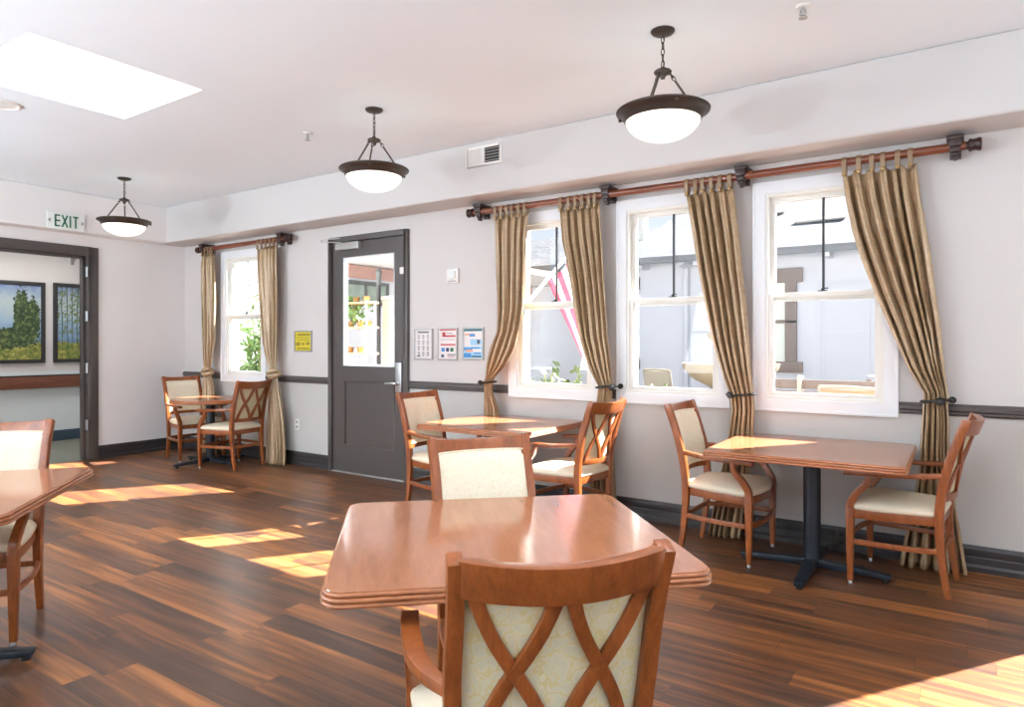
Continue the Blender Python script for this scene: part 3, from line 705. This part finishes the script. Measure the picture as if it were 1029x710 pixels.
t = empty('exit_sign', 'white panel with green EXIT lettering above the hall doorway', 'exit sign', (SX, -1.57, 2.77), PI/2)
MB().box(-.16, .17, -.03, -.018, -.09, .1).build('panel', M['acrylic'], t, bevel=.004)
MB().box(-.14, .15, -.018, .0, .04, .085).build('housing', M['plastic'], t, bevel=.004)
b = MB(); letters(b, 'EXIT', -.085, .055, .02, -.06, .075, -.031, .004, sw=.017); b.build('lettering', M['exitgreen'], t, smooth=0)
b = MB()
for x, s in ((-.125, -1), (.19, 1)):
    b.add([(x+s*.028, -.0315, .005), (x, -.0315, .032), (x, -.0315, -.022), (x+s*.028, -.029, .005), (x, -.029, .032), (x, -.029, -.022)], [(0,1,2),(5,4,3),(0,3,4,1),(1,4,5,2),(2,5,3,0)])
b.build('arrow', M['greymark'], t, smooth=0)
b = MB().box(.165, .225, -.03, -.019, -.09, .1); b.build('end_panel', M['acrylic'], t, bevel=.003)

M['print_k'] = plain('dark_print', (70,66,70), .6); M['paper'] = plain('paper', (226,220,218), .6, var=.02); M['red'] = plain('red_print', (176,52,58), .6); M['blue'] = plain('blue_print', (60,132,190), .6)
M['teal'] = plain('dark_teal_print', (40,92,104), .6); M['sky'] = plain('pale_blue_print', (150,196,222), .6); M['green'] = plain('green_print', (34,110,82), .6); M['navy'] = plain('navy_print', (44,58,96), .6); M['yellow'] = plain('yellow_paper', (206,190,46), .55); M['dyellow'] = plain('ochre_print', (130,116,30), .6); M['skin'] = plain('warm_print', (214,150,120), .6)
PAL = [M[k] for k in ('paper','print_k','red','blue','teal','sky','green','navy','skin')]
def notice(label, x0, x1, z0, z1, marks, mats, frame, tilt=0):
    t = empty('framed_notice', label, 'notice', ((x0+x1)/2, 0, (z0+z1)/2), group='framed notices on the window wall'); w, h = (x1-x0)/2, (z1-z0)/2; f = .014
    b = MB()
    b.frame(-w, w, -h, h, f, -.018, 0)
    b.build('frame', frame, t, bevel=.003)
    b = MB().box(-w+f-.002, w-f+.002, -.010, -.002, -h+f-.002, h-f+.002, 0)
    for i, (u0, u1, v0, v1, mi) in enumerate(marks):
        X = lambda u: -w+f+u*(2*w-2*f); Z = lambda v: h-f-v*(2*h-2*f)
        b.box(X(u0), X(u1), -.0112-.0001*i, -.010, Z(v1), Z(v0), mi)
    b.build('sheet', mats, t, smooth=0)
R = random.Random(3)
mk = [(.15,.85,.05,.1,1)]
for k in range(4):
    for q in range(3): u = .12+.28*q; v = .17+.2*k; mk += [(u+.04, u+.16, v, v+.045, 10), (u+.02, u+.2, v+.06, v+.075, 10), (u+.06, u+.14, v+.09, v+.15, 10)]
mk += [(.12,.3,.9,.94,1)]
notice('white notice of grey line drawings, nearest the dark door', 4.15, 4.39, 1.235, 1.54, mk, PAL+[M['paper'], M['greymark']], M['alum'])
mk = [(.05,1,.0,.04,2),(.2,.38,.1,.26,2),(.2,.95,.2,.26,2),(.42,.8,.12,.15,10),(.1,.9,.34,.36,10),(.1,.95,.5,.55,2),(.15,.34,.63,.76,3),(.42,.58,.63,.76,7),(.66,.84,.63,.76,6),(.14,.3,.86,.96,7),(.5,.95,.84,.9,10),(.5,.9,.93,.95,2)]
notice('white notice with red headings and coloured icons, middle of three', 4.457, 4.70, 1.235, 1.545, mk, PAL+[M['paper'], M['greymark']], M['alum'])
mk = [(0,1,.0,.08,4),(.05,.55,.16,.22,8),(.3,.6,.17,.26,3),(.35,.95,.35,.55,5),(.72,.86,.37,.5,1),(.0,1,.6,.98,5),(.0,.45,.64,.72,3),(.1,.5,.7,.78,8),(.5,.95,.68,.78,0),(.4,.85,.62,.66,3),(.0,.4,.82,.97,3),(.42,.95,.9,.96,4),(.55,.9,.8,.85,3)]
notice('blue and white picture notice, nearest the curtain', 4.765, 5.01, 1.24, 1.546, mk, PAL+[M['paper'], M['greymark']], M['alum'])
mk = [(.15,.95,.1,.2,1),(.1,.9,.3,.33,1),(.05,.3,.55,.75,1),(.4,.6,.6,.7,1),(.72,.9,.55,.7,1),(.1,.9,.85,.92,1),(.1,.9,.42,.45,1)]
notice('yellow notice in a thin grey frame, left of the dark door', 2.30, 2.60, 1.30, 1.54, mk, [M['yellow'], M['dyellow']], M['alum'])

t = empty('alarm_strobe', 'small white wall alarm above the notices', 'fire alarm', (4.65, 0, 2.04))
MB().box(-.07, .07, -.03, 0, -.07, .07).build('body', M['plastic'], t, bevel=.01); MB().box(-.035, .045, -.05, -.028, -.03, .045).build('lens', M['acrylic'], t, bevel=.008)
MB().box(-.05, .05, -.033, -.029, -.058, -.045).build('label_strip', M['greymark'], t)
def outlet(label, x, y, z, mt=None):
    t = empty('wall_outlet', label, 'outlet', (x, y, z), group='electrical outlets')
    MB().box(-.036, .036, -.006, 0, -.06, .06).build('cover_plate', mt or M['plastic'], t, bevel=.003)
    for s in (-1, 1):
        MB().box(-.017, .017, -.009, -.005, s*.027-.014, s*.027+.014).build('socket', M['greymark'] if not mt else M['black'], t, bevel=.003)
outlet('white outlet low on the wall between the far curtain and the door', 2.34, 0, .465)
outlet('brass outlet in the baseboard under the right-hand table', 8.02, -.03, .09, M['bronze'])
# vent on the soffit face
t = empty('air_vent', 'white air vent with half its louvres dark, on the soffit', 'vent', (5.28, SY, 3.008))
b = MB()
for a, c, d_, e in ((-.19,-.168,-.085,.085),(.168,.19,-.085,.085),(-.168,.168,.064,.085),(-.168,.168,-.085,-.064),(-.01,.012,-.064,.064)): b.box(a, c, -.012, 0, d_, e)
b.build('frame', M['plastic'], t, bevel=.003)
MB().box(.012, .168, -.003, -.001, -.064, .064).build('duct_opening', M['black'], t, smooth=0)
for k in range(5):
    z = -.05+.025*k; MB().sweep([(.012, -.006, z), (.168, -.006, z)], (.010, .002), (0,.6,1)).build('louvre', M['alum'], t)
for k in range(9):
    x = -.158+.0175*k; MB().box(x-.006, x+.006, -.008, -.003, -.064, .064).build('closed_louvre', M['plastic'], t)
MB().box(-.168, -.01, -.003, -.001, -.064, .064).build('back_plate', M['alum'], t, smooth=0)
for x, y, lb in ((4.2, -1.36, 'small sprinkler head on the ceiling, left of the middle pendant'), (8.02, -1.30, 'sprinkler head on the ceiling at the top right')):
    t = empty('sprinkler_head', lb, 'sprinkler', (x, y, CEIL), group='ceiling sprinklers')
    MB().lathe([(0,-.012),(.03,-.01),(.038,0),(0,0)], n=20).build('escutcheon', M['plastic'], t)
    MB().lathe([(0,-.05),(.01,-.05),(.01,-.012),(0,-.012)], n=12).tube([(.012,0,-.02),(.016,0,-.045),(.006,0,-.062)], .003, 6).tube([(-.012,0,-.02),(-.016,0,-.045),(-.006,0,-.062)], .003, 6).build('sprinkler_body', M['alum'], t)
    MB().lathe([(0,-.066),(.022,-.065),(.022,-.062),(0,-.062)], n=16).build('deflector', M['alum'], t)
t = empty('ceiling_speaker', 'round white speaker grille on the ceiling below the skylight', 'speaker', (2.90, -3.06, CEIL))
MB().lathe([(.1,-.006),(.115,-.012),(.13,-.008),(.13,0),(.1,0),(.1,-.006)], n=36).build('ring', M['plastic'], t)
MB().lathe([(0,-.006),(.1,-.005),(.1,0),(0,0)], n=36).build('grille', M['alum'], t)

# ------------------------------------------------------------------ outside
M['stucco'] = plain('pale_grey_stucco', (194,198,206), .9, var=.03, scale=3, spec=.2)
M['cream'] = plain('cream_plaster', (160,152,134), .8, var=.03); M['whiteplaster'] = plain('white_plaster', (200,199,194), .85, var=.02)
M['brownframe'] = plain('brown_window_frame', (112,98,90), .6, var=.06); M['blind'] = plain('pale_blind', (206,214,204), .6, var=.03)
M['gutter'] = plain('grey_gutter', (96,98,100), .6, var=.04); M['panegrey'] = plain('green_grey_glazing', (128,142,134), .15, var=.1); M['leaf'] = plain('green_leaf', (92,124,62), .5, var=.35, scale=9); M['leaf2'] = plain('olive_leaf', (88,104,62), .6, var=.3, scale=7); M['stem'] = plain('green_stem', (110,116,66), .7)
M['redbrick'] = plain('red_brown_frieze', (160,126,116), .8, var=.06); M['slate'] = plain('dark_grey_frame', (74,80,80), .5)
M['patiocream'] = plain('patio_frame_cream', (126,120,106), .7, var=.04); M['stone'] = plain('buff_cast_stone', (136,122,98), .85, var=.1, scale=14); M['orange'] = plain('peach_cushion', (158,104,78), .8); M['tealcloth'] = plain('grey_cushion', (90,100,104), .8)
M['bench'] = wood('grey_brown_bench', [(.3, lin(84,72,64)), (.7, lin(108,94,84))], .6, (1,8,8), 5)
M['tan'] = wood('tan_shelf', [(.3, lin(196,150,92)), (.7, lin(226,186,124))], .5, (2,8,8), 5)
m = NT('patio_paving'); bt = m.n('ShaderNodeTexBrick'); bt.inputs['Scale'].default_value = 2.2; bt.inputs['Color1'].default_value = lin(122,116,110); bt.inputs['Color2'].default_value = lin(112,106,100); bt.inputs['Mortar'].default_value = lin(86,80,76); m.l(m.coord(), bt.inputs['Vector']); m.l(bt.outputs[0], m.p.inputs['Base Color']); m.set(Roughness=.85); M['patio'] = m.mat
m = NT('grey_shingles'); bt = m.n('ShaderNodeTexBrick'); bt.inputs['Scale'].default_value = 3.4; bt.inputs['Row Height'].default_value = .3; bt.inputs['Mortar Size'].default_value = .012; bt.inputs['Color1'].default_value = lin(84,85,88); bt.inputs['Color2'].default_value = lin(56,58,62); bt.inputs['Mortar'].default_value = lin(26,28,32); m.l(m.coord((1,1.3,1)), bt.inputs['Vector']); m.l(bt.outputs[0], m.p.inputs['Base Color']); m.set(Roughness=.9); M['shingle'] = m.mat
b = MB().box(-14, 30, WT, 30, -.14, -.04); st(b.build('ground', M['patio'], smooth=0), 'pale brick paving of the courtyard outside', 'ground')
FY = 8.0
t = empty('courtyard_building', 'long pale grey building with shingle roof across the courtyard', 'building', (6, FY, -.04))
MB().box(-6.5, 14, 0, .2, 0, 3.2).build('wall', M['stucco'], t, smooth=0)
def slab(x0, x1, yr, zr):
    e = .08
    return [(x0,-.45,3.13),(x1,-.45,3.13),(x1,yr,zr),(x0,yr,zr),(x0,-.45,3.13-e),(x1,-.45,3.13-e),(x1,yr,zr-e),(x0,yr,zr-e)], [(0,1,2,3),(7,6,5,4),(0,4,5,1),(2,6,7,3),(0,3,7,4),(1,5,6,2)]
b = MB().add(*slab(-3.25, 14.4, 3.9, 4.96)).add(*slab(-6.9, -3.25, 1.9, 4.12)); roof = b.build('roof', M['shingle'], t, smooth=0)
for x, y, w in ((-.9, 2.1, .8), (.35, 1.15, .9)):
    z = 3.13+(y+.45)*.4207; MB().sweep([(x-w/2, y, z+.03), (x+w/2, y, z+.05)], (.16, .05), (0,1,.42)).build('roof_vent', M['alum'], roof, bevel=.01)
MB().box(-3.5, -3.25, 1.0, 1.25, 3.6, 4.35).build('chimney', M['whiteplaster'], roof, bevel=.02)
MB().box(-6.9, 14.4, -.52, -.45, 3.0, 3.13).build('gutter', M['gutter'], t, bevel=.01)
b = MB()
for k in range(18): x = -6.2+1.15*k; b.box(x-.05, x+.05, -.4, 0, 2.93, 3.02)
b.build('rafter_tails', M['stucco'], t)
for x0, x1, z0, z1 in ((-1.1, .15, 1.1, 2.56), (1.55, 2.7, 1.1, 2.56), (5, 6.2, 1.1, 2.56), (-4.0, -3.0, 1.1, 2.56)):
    b = MB()
    for a, c, d_, e in ((x0, x0+.2, z0, z1), (x1-.2, x1, z0, z1), (x0-.1, x1+.1, z1-.02, z1+.24), (x0-.1, x1+.1, z0-.2, z0), (x0, x1, (z0+z1)/2-.03, (z0+z1)/2+.03)): b.box(a, c, -.07, .0, d_, e)
    f = b.build('window', M['brownframe'], t, bevel=.01)
    MB().box(x0+.19, x1-.19, -.03, -.01, z0, z1).build('blind', M['blind'], f, smooth=0)
for x in (3.15, -1.9): MB().tube([(x, -.08, 0), (x, -.08, 2.9), (x, -.35, 3.0)], .05, 10).build('downpipe', M['stucco'], t)
MB().box(.55, 1.4, -.02, 0, .2, 2.5).box(.62, 1.33, -.035, 0, .3, 2.4).build('blank_panel', M['stucco'], t, bevel=.01)
# side wing with covered porch, seen through the door
t = empty('porch_wing', 'porch wing with reddish frieze seen through the door glass', 'building', (.75, 4.8, -.04))
MB().box(-.25, 0, -2.9, 2.7, 0, 2.46).build('wall', M['stucco'], t, smooth=0)
MB().box(-.26, .02, -2.92, 2.7, 2.46, 2.66).build('frieze', M['redbrick'], t, smooth=0)
MB().box(-.4, 1.45, -3.0, 2.7, 2.68, 2.78).build('porch_roof', M['white'], t, smooth=0); MB().box(1.44, 1.48, -3.03, 2.73, 2.67, 2.80).box(-.4, 1.48, -3.04, -3.0, 2.67, 2.80).box(-.4, 1.48, 2.7, 2.74, 2.67, 2.80).box(-.4, 1.48, -3.0, 2.7, 2.781, 2.80).build('fascia', M['gutter'], t, smooth=0)
for y0, y1 in ((-2.75, -1.75), (-1.3, -.3), (.2, 1.2)):
    b = MB()
    for a, c, d_, e in ((y0, y1, 2.36, 2.42), (y0, y1, 2.04, 2.09), (y0, y0+.05, 0, 2.42), (y1-.05, y1, 0, 2.42), ((y0+y1)/2-.02, (y0+y1)/2+.02, 2.06, 2.4)): b.box(.0, .05, a, c, d_, e)
    f = b.build('window_frame', M['slate'], t); MB().box(.005, .02, y0+.04, y1-.04, 2.08, 2.38).build('pane', M['panegrey'], f, smooth=0); MB().box(.005, .03, y0+.05, y1-.05, .1, 2.05).build('shade', M['stucco'], f, smooth=0)
t = tag(MB().box(-.07, .07, -.07, .07, 0, 2.05).box(-.085, .085, -.085, .085, 2.05, 2.11).box(-.11, .11, -.11, .11, 0, .12).build('porch_post', M['cream'], bevel=.012, loc=(1.83, 2.0, -.04)), 'cream porch post seen through the door glass', 'post')
t = empty('lamp_post', 'dark lamp post beside the cream porch post outside', 'lamp post', (1.62, 2.0, -.04))
MB().tube([(0,0,0),(0,0,2.28)], .03, 10).lathe([(0,0),(.09,0),(.07,.05),(.03,.1),(0,.1)], n=14).build('pole', M['black'], t)
MB().lathe([(0,2.28),(.03,2.28),(.042,2.46),(.05,2.47),(.02,2.52),(0,2.53)], n=8).build('lantern', M['slate'], t)
# plant stand behind the door
t = empty('plant_stand', 'tiered tan plant stand with pots outside the door', 'plant stand', (1.62, 1.55, -.04))
for z in (1.28, 1.64, 1.98): MB().box(-.36, .36, -.10, .10, z, z+.025).build('shelf', M['tan'], t, bevel=.004)
for x in (-.3, .3):
    for y in (-.08, .08): MB().tube([(x, y, 0), (x, y, 2.02)], .012, 8).build('leg', M['white'], t)
pt = None
for k, (x, z) in enumerate(((-.28,1.305),(-.1,1.305),(.1,1.305),(-.24,1.665),(-.08,1.665),(.1,1.665),(.26,1.665),(-.2,2.005),(.02,2.005),(.22,2.005))):
    if pt is None:
        pt = tag(MB().lathe([(0,0),(.035,0),(.05,.07),(.054,.075),(.045,.078),(.04,.06),(0,.06)], n=16).build('plant_pot', M['brass']), '', 'pot', 'pots on the plant stand'); q = pt
    else: q = pt.copy(); COL.objects.link(q)
    q.location = (1.62+x, 1.55, z-.04); q['label'] = 'small gold pot on the tiered plant stand outside the door'
def leaves(b, c, n, r, ll, R, up=.3, w=.22):
    for _ in range(n):
        p = Vector(c)+Vector((R.gauss(0, r[0]), R.gauss(0, r[1]), R.gauss(0, r[2])))
        d_ = Vector((R.uniform(-1, 1), R.uniform(-1, 1), R.uniform(-1, 1)+up)).normalized(); s = d_.cross(Vector((R.uniform(-1,1), R.uniform(-1,1), R.uniform(-1,1)))).normalized()
        l = ll*R.uniform(.6, 1.3); nn = d_.cross(s)
        b.add([p, p+d_*l*.5+s*l*w+nn*l*.04, p+d_*l-nn*l*.08, p+d_*l*.5-s*l*w+nn*l*.04], [(0,1,2,3)])
def plant(name, label, loc, h, stems, spread, nleaf, ll, seed, mt='leaf', cat='plant', w=.16):
    t = empty(name, label, cat, loc); R = random.Random(seed); b = MB(); lf = MB()
    for k in range(stems):
        a, q = R.uniform(0, 2*PI), R.uniform(0, spread)
        x, y = q*math.cos(a), q*math.sin(a); hh = h*R.uniform(.7, 1)
        b.tube([(x*.4, y*.4, 0), (x*.7, y*.7, hh*.5), (x, y, hh)], .012, 6)
        for z in range(nleaf):
            f = R.uniform(.2, 1); leaves(lf, (x*(.4+.6*f), y*(.4+.6*f), hh*f), 1, (.1, .1, .05), ll, R, -.1, w)
    b.build('stem', M['stem'], t); lf.build('foliage', M[mt], t, smooth=0)
plant('bamboo', 'leafy bamboo in bright light outside the far narrow window', (-.55, 1.55, -.04), 1.75, 7, .25, 45, .26, 5, w=.12)
plant('bamboo', 'taller bamboo against the white wall outside the far narrow window', (-1.5, 2.35, -.04), 2.7, 7, .35, 30, .26, 8, w=.12)
plant('shrub', 'dark shrub outside low in the flag window', (4.55, 2.2, -.04), 1.15, 9, .3, 50, .12, 9, 'leaf2', 'shrub', .3)
plant('potted_flower', 'white-green plant on the middle shelf of the plant stand outside', (1.60, 1.55, 1.66), .3, 8, .12, 12, .12, 10, 'leaf', 'plant', .25)
tag(MB().box(-.15, 0, -3.5, 12, 0, 3.6).build('garden_wall', M['whiteplaster'], smooth=0, loc=(-4.2, 1, -.04)), 'bright white garden wall beyond the far narrow window', 'wall')
# flag on an angled pole fixed to the outside wall
t = empty('flag_pole', 'white angled pole outside the window, carrying the striped flag', 'flagpole', (4.98, WT+.03, 1.40))
A = Vector((0,.0,0)); B = Vector((.42, .95, 1.06)); MB().tube([A, B], .017, 10).lathe([(0,-.02),(.022,-.015),(.026,0),(.022,.015),(0,.02)], tuple(B), 12).build('pole', M['white'], t); MB().box(-.04, .04, -.028, .0, -.06, .06).build('wall_bracket', M['white'], t, bevel=.005)
m = NT('striped_flag_cloth'); c = m.n('ShaderNodeTexCoord'); sp = m.n('ShaderNodeSeparateXYZ'); m.l(c.outputs['UV'], sp.inputs[0])
stp = m.math('GREATER_THAN', m.math('FRACT', m.math('MULTIPLY', sp.outputs[0], 3.5)), .5)
mx = m.n('ShaderNodeMix', data_type='RGBA'); m.l(stp, mx.inputs[0]); mx.inputs[6].default_value = lin(206,84,104); mx.inputs[7].default_value = lin(226,218,220)
df = m.n('ShaderNodeBsdfDiffuse'); tl = m.n('ShaderNodeBsdfTranslucent'); ms = m.n('ShaderNodeMixShader'); ms.inputs[0].default_value = .55
m.l(mx.outputs[2], df.inputs[0]); m.l(mx.outputs[2], tl.inputs[0]); m.l(df.outputs[0], ms.inputs[1]); m.l(tl.outputs[0], ms.inputs[2]); m.l(ms.outputs[0], m.out.inputs[0])
NU, NV = 24, 24; vs = []; 
P0 = Vector((4.98, WT+.03, 1.40)); a0 = P0+A+(B-A)*.6; a1 = P0+A+(B-A)*.99
for j in range(NV+1):
    for i in range(NU+1):
        u, v = i/NU, j/NV; p = a0.lerp(a1, u); g = Vector((.52*v*(1-.2*u), .12*v, -1.4*v-.08*math.sin(u*3)))
        sx = math.sin(u*14+v*3)*.03*v; vs.append(p+g+Vector((sx*.5-.2*(u-.5)*v, sx, 0)))
o = MB().add(vs, [(j*(NU+1)+i, j*(NU+1)+i+1, (j+1)*(NU+1)+i+1, (j+1)*(NU+1)+i) for j in range(NV) for i in range(NU)]).build('flag', m.mat, smooth=80)
uv = o.data.uv_layers.new(name='UVMap'); 
for lp in o.data.loops:
    k = lp.vertex_index; uv.data[lp.index].uv = ((k % (NU+1))/NU, (k//(NU+1))/NV)
s = o.modifiers.new('thickness', 'SOLIDIFY'); s.thickness = .002
tag(o, 'red and white striped flag hanging outside the window', 'flag')
# fountain
t = empty('tiered_fountain', 'tiered buff stone fountain in the courtyard', 'fountain', (6.12, 3.95, -.04))
MB().lathe([(0,0),(.42,0),(.42,.12),(.34,.2),(.24,.5),(.22,.8),(.3,.92),(0,.92)], n=32).build('pedestal', M['stone'], t)
MB().lathe([(0,.8),(.2,.82),(.5,.98),(.6,1.10),(.62,1.17),(.57,1.17),(.5,1.08),(.15,.98),(0,.98)], n=40).build('lower_bowl', M['stone'], t)
MB().lathe([(0,.95),(.1,.97),(.07,1.1),(.06,1.3),(.1,1.42),(0,1.42)], n=24).build('stem', M['stone'], t)
MB().lathe([(0,1.34),(.12,1.38),(.27,1.5),(.3,1.57),(.26,1.57),(.1,1.47),(0,1.47)], n=32).build('upper_bowl', M['stone'], t)
MB().lathe([(0,1.45),(.05,1.47),(.04,1.6),(.08,1.68),(.03,1.76),(0,1.8)], n=16).build('finial', M['stone'], t)
plant('shrub', 'green shrub beside the courtyard fountain', (5.72, 2.75, -.04), .92, 9, .16, 50, .11, 12, 'leaf', 'shrub', .3)
# bench and two garden chairs
t = empty('garden_bench', 'grey-brown slatted bench outside the right-hand window', 'bench', (7.15, 2.6, -.04))
for x in (-.62, .05, .72): MB().sweep([(x,.2,0),(x,.2,.45),(x,.27,1.06)], (.05,.05), (1,0,0)).build('back_post', M['bench'] if x else M['cream'], t, bevel=.005); MB().box(x-.025, x+.025, -.25, -.2, 0, .45).build('front_leg', M['bench'], t, bevel=.004)
for k in range(4): z = .58+.12*k; y = .2+.07*(z-.45)/.61-.03; MB().box(-.68, .78, y-.012, y+.012, z, z+.1).build('back_slat', M['bench'], t, bevel=.004)
for k in range(5): MB().box(-.68, .78, -.26+.095*k, -.18+.095*k, .45, .475).build('seat_slat', M['bench'], t, bevel=.004)
MB().box(.03, .075, .18, .3, .45, 1.08).build('end_post', M['cream'], t, bevel=.005)
def patio_chair(label, loc, rz, cush):
    t = empty('patio_chair', label, 'patio chair', loc, rz, 'courtyard chairs')
    for x in (-.24, .24):
        MB().tube([(x,-.25,0),(x,-.24,.62),(x,.1,.64),(x,.24,.62)], .016, 8).build('arm_frame', M['patiocream'], t)
        MB().tube([(x,.24,0),(x,.24,.62),(x,.33,1.05)], .016, 8).build('back_frame', M['patiocream'], t)
    MB().box(-.24, .24, -.24, .24, .38, .46).build('seat', cush, t, bevel=.02)
    MB().sweep([(0,.25,.47),(0,.31,1.04)], (.46,.05), (1,0,0)).build('back_cushion', cush, t, bevel=.02)
    MB().tube([(-.24,.33,1.05),(0,.34,1.06),(.24,.33,1.05)], .018, 8).build('top_rail', M['patiocream'], t)
patio_chair('peach-cushioned patio chair outside the right-hand window', (7.95, 1.7, -.04), math.radians(165), M['orange'])
patio_chair('cream patio chair beside the fountain outside', (5.15, 4.4, -.04), math.radians(160), M['patiocream'])

# ------------------------------------------------------------------ light
w = bpy.data.worlds.new('World'); S.world = w; w.use_nodes = True
nt = w.node_tree; bg = nt.nodes['Background']
tc = nt.nodes.new('ShaderNodeTexCoord'); sp = nt.nodes.new('ShaderNodeSeparateXYZ'); nt.links.new(tc.outputs['Generated'], sp.inputs[0])
rp = nt.nodes.new('ShaderNodeValToRGB'); nt.links.new(sp.outputs[2], rp.inputs[0])
rp.color_ramp.elements[0].position = .0; rp.color_ramp.elements[0].color = (.86,.90,.94,1); rp.color_ramp.elements[1].position = .6; rp.color_ramp.elements[1].color = (.55,.72,1.0,1)
nt.links.new(rp.outputs[0], bg.inputs[0]); bg.inputs[1].default_value = .95
def light(name, typ, loc, energy, color=(1,1,1), rot=None, size=None, **kw):
    d_ = bpy.data.lights.new(name, typ); d_.energy = energy; d_.color = color
    if size: d_.shape = 'RECTANGLE'; d_.size, d_.size_y = size
    for k, v in kw.items(): setattr(d_, k, v)
    o = bpy.data.objects.new(name, d_); COL.objects.link(o); o.location = loc
    if rot is not None: o.rotation_euler = rot
    return o
dirv = Vector((-.56, -.83, -.79*math.hypot(.56, .83))).normalized()
light('sun', 'SUN', (10, 8, 12), 54, (1,.97,.97), dirv.to_track_quat('-Z', 'Y').to_euler(), angle=.009)
for x in LW: light('fill_window', 'AREA', (x+.75, YL-.2, 1.65), {1.2: 125, 3.7: 50}.get(x, 4), (.88,.95,1), (PI/2+.5, 0, 0), (1.4, 2.0))  # fill lights added behind the unseen windows opposite
for y in NW: light('fill_end_window', 'AREA', (XR+.2, y+.7, 1.65), 28, (.87,.95,1), (0, PI/2, 0), (2.0, 1.3))  # fill lights added behind the unseen end-wall windows
light('hall_fill', 'AREA', (-1.1, -1.8, 2.78), 33, (.95,.97,1), (0,0,0), (.9, 2.4))  # unseen area light added to brighten the hall
for k, (x, y, pw, lb) in enumerate(((1.2, -7.2, 350, 'added fill lamp aimed up in the unseen corner nearest the hall'), (5.0, -8.0, 400, 'added fill lamp aimed up behind the viewer, second from the hall'), (7.6, -7.3, 120, 'added fill lamp aimed up straight behind the viewer'), (10.9, -5.2, 42, 'added fill lamp aimed up by the near end wall, away from the windows'), (11.0, -1.9, 24, 'added fill lamp aimed up by the near end wall, close to the windows'))):  # unseen uplights, added to brighten the ceiling
    t = empty('fill_uplighter', lb, 'fill lamp', (x, y, 0), group='added fill uplighters')
    MB().lathe([(0,0),(.15,0),(.15,.015),(.02,.03),(.015,.7),(0,.7)], n=24).build('stand', M['black'], t)
    MB().lathe([(0,.68),(.05,.7),(.2,.78),(.26,.86),(.25,.86),(.19,.8),(.05,.72),(0,.72)], n=32).build('bowl', M['bronze'], t)
    light('fill_uplight', 'AREA', (x, y, .865), pw*.95, (.77,.89,1), (PI, 0, 0), (.42, .42))
for (X0, X1), pw in zip(SKY, (40, 26)): light('skylight_sky', 'AREA', ((X0+X1)/2, (KY0+KY1)/2, CEIL+.53), pw, (.97,.98,1), (0,0,0), (1.0, 1.0))  # the second is extra top light through the added skylight

# ------------------------------------------------------------------ camera
cam = bpy.data.cameras.new('camera'); co = bpy.data.objects.new('camera', cam); COL.objects.link(co)
co.location = (8.728, -5.023, 1.4); co.rotation_euler = (PI/2, 0, math.radians(34.15))
cam.sensor_fit = 'HORIZONTAL'; cam.sensor_width = 36; cam.lens = 676.7/1029*36; cam.shift_y = -(355-344.4)/1029; cam.clip_start = .05
S.camera = co
S.view_settings.view_transform = 'Standard'; S.view_settings.look = 'None'; S.view_settings.exposure = .27; S.view_settings.gamma = 1
S.view_settings.use_curve_mapping = False
cy = S.cycles; cy.use_denoising = True; cy.max_bounces = 10; cy.diffuse_bounces = 6; cy.glossy_bounces = 4; cy.transparent_max_bounces = 16; cy.caustics_reflective = False; cy.caustics_refractive = False; cy.sample_clamp_indirect = 6
